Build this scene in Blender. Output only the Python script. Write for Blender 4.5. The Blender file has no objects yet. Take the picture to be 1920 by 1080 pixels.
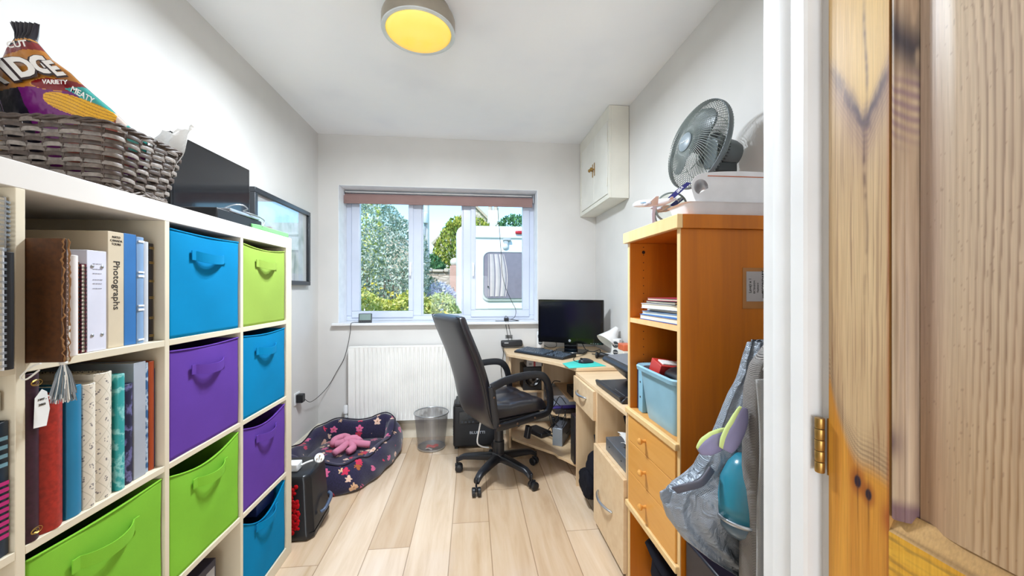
import bpy, bmesh, math, random
import numpy as np
from mathutils import Matrix, Vector
from math import sin, cos, pi, radians as R

# ---------------------------------------------------------------- camera, light, exposure
scn = bpy.context.scene
COL = scn.collection
cam_d = bpy.data.cameras.new('camera'); cam = bpy.data.objects.new('camera', cam_d); COL.objects.link(cam)
cam.location = (0, 0, 1.23)
cam.rotation_euler = (R(90), 0, -math.atan(75/716))
cam_d.sensor_width = 36; cam_d.lens = 36*716/1920
cam_d.shift_y = 3/1920; cam_d.clip_start = .02; cam_d.clip_end = 400
scn.camera = cam

scn.view_settings.view_transform = 'Standard'
scn.view_settings.look = 'None'
scn.view_settings.gamma = 1
scn.view_settings.use_curve_mapping = False
scn.view_settings.exposure = 0.08

w = bpy.data.worlds.new('sky'); scn.world = w; w.use_nodes = True
nt = w.node_tree; bg = nt.nodes['Background']
sky = nt.nodes.new('ShaderNodeTexSky'); sky.sky_type = 'NISHITA'; sky.sun_disc = False
sky.sun_elevation = R(48); sky.sun_rotation = R(205); sky.air_density = 1.0; sky.dust_density = .1; sky.ozone_density = 2.0
tint = nt.nodes.new('ShaderNodeMixRGB'); tint.blend_type = 'MULTIPLY'; tint.inputs[0].default_value = 1; tint.inputs[2].default_value = (.72, .96, 1, 1)
nt.links.new(sky.outputs[0], tint.inputs[1]); nt.links.new(tint.outputs[0], bg.inputs[0]); bg.inputs[1].default_value = .42

def light(name, kind, loc, rot, energy, color=(1, 1, 1), **kw):
    d = bpy.data.lights.new(name, kind); d.energy = energy; d.color = color
    for k, v in kw.items(): setattr(d, k, v)
    o = bpy.data.objects.new(name, d); COL.objects.link(o); o.location = loc; o.rotation_euler = rot
    return o
light('sun', 'SUN', (0, -5, 10), (R(44), 0, R(-28)), 3.8, (1, .96, .88), angle=R(.6))
# added fill light behind the camera to brighten the room; no window stands there
light('hall_fill_light', 'AREA', (-.33, -3.3, .95), (R(95), 0, 0), 64, (.84, .92, 1), shape='RECTANGLE', size=1.5, size_y=1.3)

# ---------------------------------------------------------------- materials
def lin(h):
    h = h.lstrip('#'); o = []
    for i in (0, 2, 4):
        c = int(h[i:i+2], 16)/255
        o.append(c/12.92 if c <= .04045 else ((c+.055)/1.055)**2.4)
    return tuple(o)+(1,)
class NM:
    def __init__(s, name):
        s.m = bpy.data.materials.new(name); s.m.use_nodes = True
        s.t = s.m.node_tree; s.b = s.t.nodes['Principled BSDF']; s.out = s.t.nodes['Material Output']
    def n(s, typ, ins=None, **pr):
        nd = s.t.nodes.new('ShaderNode'+typ)
        for k, v in pr.items(): setattr(nd, k, v)
        if ins:
            for k, v in ins.items():
                if isinstance(v, bpy.types.NodeSocket): s.t.links.new(v, nd.inputs[k])
                else: nd.inputs[k].default_value = v
        return nd
    def l(s, a, b): s.t.links.new(a, b)
    def obj(s, scale=(1, 1, 1), rot=(0, 0, 0), loc=(0, 0, 0)):
        tc = s.n('TexCoord'); mp = s.n('Mapping', {'Scale': scale, 'Rotation': rot, 'Location': loc})
        s.l(tc.outputs['Object'], mp.inputs[0]); return mp.outputs[0]
    def ramp(s, fac, stops, interp='LINEAR'):
        r = s.n('ValToRGB'); r.color_ramp.interpolation = interp
        while len(r.color_ramp.elements) > 1: r.color_ramp.elements.remove(r.color_ramp.elements[0])
        r.color_ramp.elements[0].position = stops[0][0]; r.color_ramp.elements[0].color = stops[0][1]
        for p_, c_ in stops[1:]:
            e = r.color_ramp.elements.new(p_); e.color = c_
        s.l(fac, r.inputs[0]); return r.outputs[0]
    def math(s, op, a, b=None, c=None):
        nd = s.n('Math', operation=op)
        for i, v in enumerate((a, b, c)):
            if v is None: continue
            if isinstance(v, bpy.types.NodeSocket): s.l(v, nd.inputs[i])
            else: nd.inputs[i].default_value = v
        return nd.outputs[0]
    def mix(s, fac, a, b, typ='MIX'):
        nd = s.n('MixRGB', blend_type=typ)
        for i, v in enumerate((fac, a, b)):
            if isinstance(v, bpy.types.NodeSocket): s.l(v, nd.inputs[i])
            else: nd.inputs[i].default_value = v
        return nd.outputs[0]
    def set(s, **k):
        mp = dict(color='Base Color', rough='Roughness', metal='Metallic', spec='Specular IOR Level', coat='Coat Weight', trans='Transmission Weight', sheen='Sheen Weight', alpha='Alpha', coat_rough='Coat Roughness')
        for a, v in k.items():
            i = s.b.inputs[mp[a]]
            if isinstance(v, bpy.types.NodeSocket): s.l(v, i)
            else: i.default_value = v
        return s
    def bump(s, h, strength=.2, dist=.002):
        b = s.n('Bump', {'Strength': strength, 'Distance': dist}); s.l(h, b.inputs['Height']); s.l(b.outputs[0], s.b.inputs['Normal'])
MATS = {}
def plain(name, hexc, rough=.5, metal=0, spec=.5, noise=None, bump=None, coat=0, sheen=0):
    """one colour with a faint mottling and a fine surface bump"""
    if name in MATS: return MATS[name]
    m = NM(name); c = lin(hexc)
    co = m.obj()
    nz = m.n('TexNoise', {'Scale': noise or 14.0, 'Detail': 3.0}); m.l(co, nz.inputs['Vector'])
    d = tuple(x*.93 for x in c[:3])+(1,); e = tuple(min(1, x*1.04) for x in c[:3])+(1,)
    m.set(color=m.ramp(nz.outputs['Fac'], [(.3, d), (.7, e)]), rough=rough, metal=metal, spec=spec, coat=coat, sheen=sheen)
    if bump:
        nb = m.n('TexNoise', {'Scale': bump[0], 'Detail': 2.0}); m.l(co, nb.inputs['Vector']); m.bump(nb.outputs['Fac'], bump[1], .001)
    MATS[name] = m.m; return m.m
def wood(name, c1, c2, scale=(30, 2, 30), rough=.45, rot=(0, 0, 0), dist=2.5, coat=0.0):
    if name in MATS: return MATS[name]
    m = NM(name); co = m.obj(scale, rot)
    nz = m.n('TexNoise', {'Scale': 1.0, 'Detail': 5.0, 'Roughness': .6, 'Distortion': dist*.2}); m.l(co, nz.inputs['Vector'])
    n2 = m.n('TexNoise', {'Scale': .12, 'Detail': 2.0}); m.l(co, n2.inputs['Vector'])
    f = m.math('ADD', m.math('MULTIPLY', nz.outputs['Fac'], .6), m.math('MULTIPLY', n2.outputs['Fac'], .4))
    m.set(color=m.ramp(f, [(.35, lin(c2)), (.62, lin(c1))]), rough=rough, coat=coat)
    m.bump(nz.outputs['Fac'], .06, .001)
    MATS[name] = m.m; return m.m
def fabric(name, hexc, scale=900, rough=.95, amount=.3, sheen=.0):
    if name in MATS: return MATS[name]
    m = NM(name); co = m.obj(); c = lin(hexc)
    nz = m.n('TexNoise', {'Scale': 7.0, 'Detail': 4.0}); m.l(co, nz.inputs['Vector'])
    vo = m.n('TexVoronoi', {'Scale': float(scale)}); m.l(co, vo.inputs['Vector'])
    f = m.math('ADD', m.math('MULTIPLY', nz.outputs['Fac'], .7), m.math('MULTIPLY', vo.outputs['Distance'], .35))
    m.set(color=m.ramp(f, [(.25, tuple(x*.86 for x in c[:3])+(1,)), (.8, tuple(min(1, x*1.08) for x in c[:3])+(1,))]), rough=rough, sheen=sheen, spec=.15)
    m.bump(vo.outputs['Distance'], amount, .0006)
    MATS[name] = m.m; return m.m
def glow(name, hexc, strength):
    m = NM(name); m.set(color=lin(hexc), rough=.4)
    m.b.inputs['Emission Color'].default_value = lin(hexc); m.b.inputs['Emission Strength'].default_value = strength
    return m.m
def pane(name, tint=(1, 1, 1, 1), gloss=.06):
    m = NM(name); tr = m.n('BsdfTransparent', {'Color': tint}); gl = m.n('BsdfGlossy', {'Roughness': .02})
    lw_ = m.n('LayerWeight', {'Blend': .5}); fz_ = m.math('ADD', m.math('MULTIPLY', m.math('POWER', lw_.outputs['Facing'], 5.0), .9), gloss); mx = m.n('MixShader'); m.l(fz_, mx.inputs[0]); m.l(tr.outputs[0], mx.inputs[1]); m.l(gl.outputs[0], mx.inputs[2])
    m.l(mx.outputs[0], m.out.inputs[0]); return m.m

# ---------------------------------------------------------------- mesh building
def W(o):
    m = Matrix.Translation(o.location) @ o.rotation_euler.to_matrix().to_4x4()
    return (W(o.parent) @ m) if o.parent else m
class MB:
    def __init__(s): s.v = []; s.f = []; s.mi = []; s.c = 0
    def add(s, vs, fs, mi=None):
        b = len(s.v); s.v += [tuple(x) for x in vs]
        for f in fs: s.f.append(tuple(b+i for i in f)); s.mi.append(s.c if mi is None else mi)
        return s
    def m(s, i): s.c = i; return s
    def box(s, x0, x1, y0, y1, z0, z1, M=None):
        vs = [Vector((x, y, z)) for x in (x0, x1) for y in (y0, y1) for z in (z0, z1)]
        if M: vs = [M @ v for v in vs]
        return s.add(vs, [(0, 1, 3, 2), (4, 6, 7, 5), (0, 4, 5, 1), (2, 3, 7, 6), (0, 2, 6, 4), (1, 5, 7, 3)])
    def prism(s, poly, a0, a1, axis='z', M=None):
        """poly: 2-D points (counter-clockwise) extruded along axis"""
        def P(p, a):
            v = {'z': (p[0], p[1], a), 'y': (p[0], a, p[1]), 'x': (a, p[0], p[1])}[axis]
            v = Vector(v); return M @ v if M else v
        n = len(poly)
        vs = [P(p, a0) for p in poly]+[P(p, a1) for p in poly]
        return s.add(vs, [tuple(range(n))[::-1], tuple(range(n, 2*n))]+[(i, (i+1) % n, n+(i+1) % n, n+i) for i in range(n)])
    def loft(s, rings, close=True, caps=True):
        n = len(rings[0]); vs = [p for r in rings for p in r]; fs = []
        for i in range(len(rings)-1):
            for j in range(n if close else n-1):
                k = (j+1) % n; fs.append((i*n+j, i*n+k, (i+1)*n+k, (i+1)*n+j))
        if caps and close: fs += [tuple(range(n))[::-1], tuple(range((len(rings)-1)*n, len(rings)*n))]
        return s.add(vs, fs)
    def tube(s, path, r, n=8, closed=False, sq=None, axis=None):
        """sq=(w,h): flat rectangular section instead of a round one"""
        P = [Vector(p) for p in path]; L = len(P); rings = []; up = None
        ax_ = Vector(axis).normalized() if axis is not None else None
        for i in range(L):
            a = P[(i-1) % L] if (closed or i) else P[0]; b = P[(i+1) % L] if (closed or i < L-1) else P[-1]
            t = (b-a)
            if t.length < 1e-9: t = Vector((0, 0, 1))
            t.normalize()
            if ax_ is not None: up = ax_
            elif up is None:
                up = Vector((0, 1, 0)) if abs(t.y) < .9 else Vector((0, 0, 1))
            side = up.cross(t)
            if side.length < 1e-6: side = Vector((1, 0, 0)).cross(t)
            side.normalize(); up2 = t.cross(side).normalized(); up = up2
            rr = r[i] if isinstance(r, (list, tuple)) else r
            if sq:
                w_, h_ = sq; e = .25
                pts = [(w_, h_*(1-e)), (w_*(1-e), h_), (-w_*(1-e), h_), (-w_, h_*(1-e)), (-w_, -h_*(1-e)), (-w_*(1-e), -h_), (w_*(1-e), -h_), (w_, -h_*(1-e))]
                rings.append([P[i]+up2*a_/2+side*b_/2 for a_, b_ in pts])
            else:
                rings.append([P[i]+(side*cos(2*pi*k/n)+up2*sin(2*pi*k/n))*rr for k in range(n)])
        if closed: rings.append(rings[0]); return s.loft(rings, caps=False)
        return s.loft(rings)
    def lathe(s, prof, n=24, M=None, cap=True):
        """prof: (radius, height) from bottom to top"""
        rings = []
        for r, z in prof:
            ring = [Vector((r*cos(2*pi*k/n), r*sin(2*pi*k/n), z)) for k in range(n)]
            rings.append([M @ p for p in ring] if M else ring)
        return s.loft(rings, caps=cap)
    def grid(s, fn, nu, nv, closeu=False):
        vs = [fn(i/nu, j/nv) for j in range(nv+1) for i in range(nu+1)]; fs = []
        for j in range(nv):
            for i in range(nu): a = j*(nu+1)+i; fs.append((a, a+1, a+nu+2, a+nu+1))
        return s.add(vs, fs)
    def sphere(s, c, r, nu=16, nv=10, M=None):
        if not isinstance(r, tuple): r = (r, r, r)
        rings = []
        for j in range(1, nv):
            a = pi*j/nv; rings.append([Vector((c[0]-r[0]*sin(a)*cos(2*pi*i/nu), c[1]+r[1]*sin(a)*sin(2*pi*i/nu), c[2]+r[2]*cos(a))) for i in range(nu)])
        rings = rings[::-1]
        rings = [[Vector((2*c[0]-p.x, p.y, p.z)) for p in q] for q in rings]
        if M: rings = [[M @ p for p in q] for q in rings]
        return s.loft(rings)
    def build(s, name, mats, parent=None, local=False, smooth=False, bevel=0, sub=0, seg=2, solid=0, angle=None):
        me = bpy.data.meshes.new(name)
        vs = s.v
        if parent is not None and not local:
            inv = W(parent).inverted(); vs = [tuple(inv @ Vector(v)) for v in vs]
        me.from_pydata([tuple(v) for v in vs], [], s.f)
        if not isinstance(mats, (list, tuple)): mats = [mats]
        for m_ in mats: me.materials.append(m_)
        for p_, i_ in zip(me.polygons, s.mi): p_.material_index = min(i_, len(mats)-1)
        me.update()
        bm = bmesh.new(); bm.from_mesh(me); bmesh.ops.recalc_face_normals(bm, faces=bm.faces); bm.to_mesh(me); bm.free()
        if smooth:
            me.shade_smooth()
            if angle: me.set_sharp_from_angle(angle=R(angle))
        o = bpy.data.objects.new(name, me); COL.objects.link(o)
        if parent is not None: o.parent = parent
        if bevel:
            b = o.modifiers.new('bevel', 'BEVEL'); b.width = bevel; b.segments = seg; b.limit_method = 'ANGLE'; b.angle_limit = R(40)
            if not smooth: me.shade_smooth(); me.set_sharp_from_angle(angle=R(35))
            b.harden_normals = False
        if solid:
            b = o.modifiers.new('solid', 'SOLIDIFY'); b.thickness = solid; b.offset = 0
        if sub:
            b = o.modifiers.new('sub', 'SUBSURF'); b.levels = sub; b.render_levels = sub
        return o
USED = {}
def tag(o, label, cat, group=None, kind=None):
    o['label'] = label; o['category'] = cat
    if group: o['group'] = group
    if kind: o['kind'] = kind
    return o
def thing(name, label, cat, loc=(0, 0, 0), rz=0, group=None):
    o = bpy.data.objects.new(name, None); COL.objects.link(o); o.empty_display_size = .05
    o.location = loc; o.rotation_euler = (0, 0, rz)
    return tag(o, label, cat, group)
def struct(o, label=None):
    o['kind'] = 'structure'
    if label: o['label'] = label
    return o
def text(body, size, M, mat, parent, name='lettering', extrude=.0003, align='CENTER', xs=1.0, bold=0.0):
    c = bpy.data.curves.new('lettering', 'FONT'); c.body = body; c.size = size; c.extrude = extrude
    c.align_x = align; c.align_y = 'CENTER'; c.offset = bold; c.resolution_u = 3
    o = bpy.data.objects.new('tmp', c); COL.objects.link(o)
    dg = bpy.context.evaluated_depsgraph_get(); dg.update()
    me = bpy.data.meshes.new_from_object(o.evaluated_get(dg))
    bpy.data.objects.remove(o); bpy.data.curves.remove(c)
    me.transform(Matrix.Diagonal((xs, 1, 1, 1)))
    me.transform(W(parent).inverted() @ M)
    me.materials.clear(); me.materials.append(mat)
    q = bpy.data.objects.new(name, me); COL.objects.link(q); q.parent = parent
    return q
def frame(o, right, up):
    """matrix whose local x=right, y=up, z=outward"""
    r = Vector(right).normalized(); u = Vector(up); u = (u-r*u.dot(r)).normalized(); n = r.cross(u)
    M = Matrix((r, u, n)).transposed().to_4x4(); M.translation = Vector(o); return M
def wire(pts, r=.0018, n=6, steps=6):
    """a smooth tube path through points (Catmull-Rom)"""
    P = [Vector(p) for p in pts]; out = []
    for i in range(len(P)-1):
        p0 = P[max(0, i-1)]; p1 = P[i]; p2 = P[i+1]; p3 = P[min(len(P)-1, i+2)]
        for k in range(steps):
            t = k/steps
            out.append(.5*((2*p1)+(-p0+p2)*t+(2*p0-5*p1+4*p2-p3)*t*t+(-p0+3*p1-3*p2+p3)*t**3))
    out.append(P[-1]); return out
def spline2(pts, steps=6): return [(v.x, v.y) for v in wire([(a, b, 0) for a, b in pts], steps=steps)]

black = plain('black_plastic', '#15161a', .42)
blackg = plain('black_gloss', '#08090d', .12, coat=.5)
cable_m = plain('cable_rubber', '#101114', .6)
whitep = plain('white_plastic', '#eceded', .35)
beech = wood('pale_beech', '#e3c6a0', '#d4b186', (25, 25, 2.2))
beech_h = wood('pale_beech_top', '#e6cba6', '#d9b88f', (3, 25, 25))
orange = wood('orange_beech', '#cf7400', '#b46100', (26, 26, 1.6), .5)
orange_d = wood('orange_beech_drawer', '#e0a252', '#d4923f', (26, 3, 26), .4)
orange_e = wood('orange_beech_edge', '#ecc890', '#e2b97c', (26, 26, 2), .4)
silverm = plain('brushed_silver', '#b9bdc2', .3, metal=.9)
brassm = plain('aged_brass', '#a9854a', .35, metal=.9)
paperm = plain('white_paper', '#f0eeea', .8)
# ---------------------------------------------------------------- room shell
XL, XR, YB, H = -1.247, 1.08, 3.256, 2.5
WX0, WX1, WZ0, WZ1 = -1.088, .563, .957, 2.088      # window opening
YF = 3.455                                          # window frame plane
wallm = plain('wall_paint', '#dddad6', .85, noise=2.2, bump=(60, .06))
ceilm = plain('ceiling_paint', '#fbfcff', .9, noise=2.0, bump=(80, .05))
trimw = plain('white_gloss_trim', '#eeeeee', .35, noise=5)
upvc = plain('white_upvc', '#d5dcec', .25, noise=3)

def plank_floor():
    m = NM('laminate_planks')
    tc = m.n('TexCoord'); sp = m.n('SeparateXYZ'); m.l(tc.outputs['Object'], sp.inputs[0])
    x, y = sp.outputs[0], sp.outputs[1]
    xr = m.math('DIVIDE', m.math('ADD', x, .296+1.93), .193); row = m.math('FLOOR', xr); fx = m.math('FRACT', xr)
    wn = m.n('TexWhiteNoise', noise_dimensions='1D'); m.l(row, wn.inputs['W'])
    yr = m.math('DIVIDE', m.math('ADD', y, m.math('MULTIPLY', wn.outputs['Value'], 1.2)), 1.24)
    pid = m.math('FLOOR', yr); fy = m.math('FRACT', yr)
    w2 = m.n('TexWhiteNoise', noise_dimensions='2D'); cb = m.n('CombineXYZ'); m.l(row, cb.inputs[0]); m.l(pid, cb.inputs[1]); m.l(cb.outputs[0], w2.inputs['Vector'])
    co = m.obj((16, 1.3, 1)); cx = m.n('VectorMath', operation='ADD'); m.l(co, cx.inputs[0]); m.l(w2.outputs['Color'], cx.inputs[1])
    sc = m.n('VectorMath', operation='SCALE'); m.l(w2.outputs['Color'], sc.inputs[0]); sc.inputs['Scale'].default_value = 40.0; m.l(sc.outputs[0], cx.inputs[1])
    nz = m.n('TexNoise', {'Scale': 1.0, 'Detail': 6.0, 'Roughness': .62, 'Distortion': .5}); m.l(cx.outputs[0], nz.inputs['Vector'])
    base = m.ramp(nz.outputs['Fac'], [(.25, lin('#d6bb9c')), (.5, lin('#ead4bc')), (.75, lin('#f4e4d2'))])
    tint = m.ramp(w2.outputs['Value'], [(0, lin('#d9c9b4')), (.5, lin('#eee6da')), (1, lin('#fbf6f0'))])
    c = m.mix(.85, base, tint, 'MULTIPLY')
    kn = m.n('TexVoronoi', {'Scale': 1.7}); m.l(m.obj((2.2, .8, 1)), kn.inputs['Vector'])
    kf = m.ramp(kn.outputs['Distance'], [(.03, (1, 1, 1, 1)), (.09, (0, 0, 0, 1))])
    c = m.mix(m.math('MULTIPLY', kf, .35), c, lin('#9a7046'))
    e1 = m.math('LESS_THAN', m.math('MINIMUM', fx, m.math('SUBTRACT', 1, fx)), .011)
    e2 = m.math('LESS_THAN', m.math('MINIMUM', fy, m.math('SUBTRACT', 1, fy)), .0014)
    sm = m.math('MAXIMUM', e1, e2)
    c = m.mix(m.math('MULTIPLY', sm, .62), c, lin('#7d5c3a'))
    m.set(color=c, rough=.24, spec=.7, coat=.3)
    m.bump(m.math('SUBTRACT', 1, sm), .25, .001)
    return m.m
floor_m = plank_floor()
struct(MB().box(XL-.1, XR+.1, -4.2, YB+.02, -.06, 0).build('floor', floor_m))
struct(MB().box(XL-.2, XR+.2, -4.4, YF+.25, H, H+.12).build('ceiling', ceilm))
struct(MB().box(XL-.12, XL, -4.2, YB+.3, -.06, H).build('wall_left', wallm))
struct(MB().box(XR, XR+.12, .55, YB+.3, -.06, H).build('wall_right', wallm))
bw = MB()
bw.box(XL, WX0, YB, YB+.3, -.06, H).box(WX1, XR, YB, YB+.3, -.06, H).box(WX0, WX1, YB, YB+.3, WZ1, H).box(WX0, WX1, YB, YB+.3, -.06, WZ0-.022)
struct(bw.build('wall_back', wallm))
struct(MB().box(XL, XR, -4.3, -4.2, -.06, H).build('wall_front', wallm))
# wall with the pine door, on the right beside the camera, and the stub that ends it
struct(MB().box(.56, .68, -4.2, -.26, 0, H).box(.56, .68, -.26, .66, 2.0, H).box(.56, .68, .545, .66, 0, 2.0).box(.68, XR, .56, .66, 0, H).build('wall_side', wallm))

rvm = plain('reveal_daylight_tone', '#f6f8fc', .6)  # added lining, whiter than the walls so the reveal looks daylit
struct(MB().box(WX0, WX0+.003, YB+.001, YF, WZ0, WZ1).box(WX1-.003, WX1, YB+.001, YF, WZ0, WZ1).box(WX0+.003, WX1-.003, YB+.001, YF, WZ1-.003, WZ1).build('trim_5', rvm), 'window reveal lining, whitened to stand for daylight')
# window sill board, projecting 3 cm into the room
struct(MB().prism([(WX0-.042, YB-.045), (WX1+.012, YB-.045), (WX1+.012, YB-.002), (WX1, YB-.002), (WX1, YF+.01), (WX0, YF+.01), (WX0, YB-.002), (WX0-.042, YB-.002)], WZ0-.022, WZ0).build('trim_1', trimw, bevel=.006, seg=3), 'white window sill board')
# skirting
def skirt(name, poly_pts, a0, a1, axis):
    return struct(MB().prism(poly_pts, a0, a1, axis).build(name, plain('cream_skirting', '#efe6d2', .4), bevel=.002))
skirt('baseboard_back', [(YB-.016, 0), (YB, 0), (YB, .14), (YB-.006, .14), (YB-.010, .128), (YB-.016, .12)], XL, XR, 'x')
skirt('baseboard_left', [(XL, 0), (XL+.016, 0), (XL+.016, .12), (XL+.01, .128), (XL+.006, .14), (XL, .14)], -4.2, YB-.016, 'y')
skirt('baseboard_right', [(XR-.016, 0), (XR, 0), (XR, .14), (XR-.006, .14), (XR-.010, .128), (XR-.016, .12)], .66, YB-.016, 'y')

# ---- window: outer frame, two opening sashes and a fixed middle light
win = bpy.data.objects.new('window_1', None); COL.objects.link(win); win.location = (-.26, YF, WZ0); struct(win, 'three-light white plastic window')
fr = MB(); y0, y1 = YF, YF+.06
gl = {'L': (-.971, -.557, 1.042), 'M': (-.443, -.081, .999), 'R': (.033, .456, 1.046)}
ZT = WZ1-.095
fr.box(WX0, WX1, y0, y1, WZ0, .999).box(WX0, WX1, y0, y1, WZ1-.055, WZ1)
fr.box(WX0, -1.03, y0, y1, .999, WZ1-.055).box(-.525, -.443, y0, y1, .999, WZ1-.055).box(-.081, -.002, y0, y1, .999, WZ1-.055).box(.51, WX1, y0, y1, .999, WZ1-.055)
fr.build('frame', upvc, win, bevel=.006, seg=3)
for k, (a, b) in {'L': (-1.04, -.515), 'R': (-.012, .52)}.items():
    g0, g1, gz = gl[k]; sb = MB(); ys = YF-.016
    sb.box(a, b, ys, ys+.05, .985, gz).box(a, b, ys, ys+.05, ZT+.0, ZT+.06).box(a, g0, ys, ys+.05, gz, ZT).box(g1, b, ys, ys+.05, gz, ZT)
    so = sb.build('sash', upvc, win, bevel=.006, seg=3)
    hx = (g1+b)/2 if k == 'L' else (a+g0)/2
    MB().box(hx-.011, hx+.011, ys-.012, ys, 1.38, 1.47).box(hx-.008, hx+.008, ys-.034, ys-.012, 1.43, 1.45).box(hx-.009, hx+.009, ys-.04, ys-.028, 1.35, 1.455).build('handle', whitep, so, bevel=.003)
glass = pane('window_glass', gloss=.008)
for k in 'LMR':
    g0, g1, gz = gl[k]
    MB().box(g0-.008, g1+.008, YF+.02, YF+.026, gz-.008, ZT+.03).build('pane', glass, win)
# glazing bead round the middle light
MB().box(-.443, -.43, YF+.004, YF+.03, .999, ZT).box(-.094, -.081, YF+.004, YF+.03, .999, ZT).box(-.43, -.094, YF+.004, YF+.03, .999, 1.012).build('glazing_bead', upvc, win, bevel=.003)

# ---- roller blind
bl = thing('roller_blind', 'mauve brown roller blind rolled up at the window top', 'blind', (-.27, 3.40, 2.02))
tan_blind = fabric('blind_cloth', '#9c7f7a', 700)
MB().lathe([(.024, -.813), (.024, .813)], 20, Matrix.Translation((-.273, 3.405, 2.03)) @ Matrix.Rotation(R(90), 4, 'Y')).build('roll', tan_blind, bl, smooth=True, angle=40)
MB().box(-1.083, .537, 3.375, 3.381, 1.975, 2.034).build('cloth', tan_blind, bl, bevel=.001)
MB().box(-1.083, .537, 3.371, 3.385, 1.964, 1.98).build('bottom_bar', tan_blind, bl, bevel=.003)
for x in (-1.087, .545):
    MB().box(x-.004, x+.006, 3.38, 3.43, 2.005, 2.075).build('bracket', silverm, bl, bevel=.002)
MB().box(-1.083, .537, 3.40, 3.425, 2.062, 2.075).build('head_rail', whitep, bl, bevel=.002)

# ---- radiator
rad = thing('radiator', 'white panel radiator under the window', 'radiator', (-.48, 3.2, .17))
radm = plain('radiator_enamel', '#f3f1ec', .3, noise=4)
rx0, rx1, rz0, rz1 = -.985, .02, .168, .765
def radf(u, v):
    x = rx0+u*(rx1-rx0); z = rz0+v*(rz1-rz0)
    e = min(1, max(0, (min(z-rz0, rz1-z)-.022)/.012)); ex = min(1, max(0, (min(x-rx0, rx1-x)-.03)/.01))
    ph = ((x-rx0)/.0333) % 1; g = max(0, 1-abs(ph-.5)/.26)
    g = g*g*(3-2*g)
    return (x, 3.173+.019*g*e*ex, z)
p = MB().grid(radf, 30*10, 24); p.build('front_panel', radm, rad, smooth=True)
MB().box(rx0, rx1, 3.19, 3.2, rz0, rz1).box(rx0, rx0+.006, 3.172, 3.19, rz0, rz1).box(rx1-.006, rx1, 3.172, 3.19, rz0, rz1).box(rx0, rx1, 3.172, 3.19, rz0, rz0+.004).box(rx0, rx1, 3.172, 3.19, rz1-.004, rz1).build('back_panel', radm, rad, bevel=.001)
MB().box(rx0, rx1, 3.176, 3.225, rz1, rz1+.006).build('top_grille', radm, rad, bevel=.002)
for x in (-.85, -.12): MB().box(x, x+.03, 3.2, 3.256, .25, .7).build('wall_bracket', radm, rad)
vv = MB().lathe([(.011, 0), (.011, .04), (.02, .045), (.02, .10), (.016, .108)], 16, Matrix.Translation((-1.01, 3.2, .19))); vv.tube([(-1.01, 3.2, 0), (-1.01, 3.2, .2)], .008); vv.tube([(-1.01, 3.2, .205), (-.98, 3.2, .205)], .009)
vv.build('valve', whitep, rad, smooth=True, angle=40)
vv = MB().tube([(.045, 3.2, 0), (.045, 3.2, .2)], .008); vv.tube([(.045, 3.2, .2), (.015, 3.2, .2)], .009); vv.build('pipe', whitep, rad, smooth=True)
st = thing('socket_box', 'small cream pipe cover on the skirting behind the pet bed', 'cover', (-.93, 3.22, .14))
MB().box(-1.0, -.9, 3.2, 3.239, .1, .215).build('cover', plain('cream_plastic', '#e6dcc8', .4), st, bevel=.008)
MB().box(-.895, -.84, 3.2, 3.239, .12, .215).build('socket', plain('grey_metal_box', '#8d8578', .4), st, bevel=.005)

# ---- ceiling lamp
lamp = thing('ceiling_lamp', 'round nickel ceiling lamp with glowing yellow glass dome', 'lamp', (-.24, 1.77, 2.5))
T = Matrix.Translation((-.24, 1.77, 0))
nick = plain('satin_nickel', '#a89f90', .35, metal=.55)
MB().lathe([(.14, 2.5), (.145, 2.47), (.158, 2.465), (.163, 2.45), (.163, 2.405), (.160, 2.398), (.148, 2.398), (.146, 2.42)][::-1], 64, T, cap=False).build('housing', nick, lamp, smooth=True, angle=40)
MB().lathe([(.155, 2.401), (.163, 2.401), (.163, 2.394), (.157, 2.392), (.145, 2.396), (.145, 2.401)][::-1], 64, T, cap=False).build('rim_ring', plain('white_ring', '#dfe3e2', .25, metal=.3), lamp, smooth=True, angle=40)
dm = NM('yellow_glass'); lw = dm.n('LayerWeight', {'Blend': .45})
dm.set(color=lin('#e8c860'), rough=.25)
ec = dm.ramp(lw.outputs['Facing'], [(0, lin('#ffe684')), (.6, lin('#f6c93a')), (1, lin('#d98f10'))])
dm.l(ec, dm.b.inputs['Emission Color']); dm.b.inputs['Emission Strength'].default_value = .62
MB().lathe([(.145*math.sin(a), 2.402-.040*math.cos(a)) for a in [pi/2*k/12 for k in range(13)]], 64, T, cap=False).build('glass_dome', dm.m, lamp, smooth=True)
for k in range(6):
    light('ceiling_lamp_bulb', 'AREA', (-.24+(.12*cos(2*pi*k/5) if k < 5 else 0), 1.77+(.12*sin(2*pi*k/5) if k < 5 else 0), 2.358), (0, 0, 0), 9.0, (.82, .91, 1), shape='DISK', size=.012)

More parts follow.
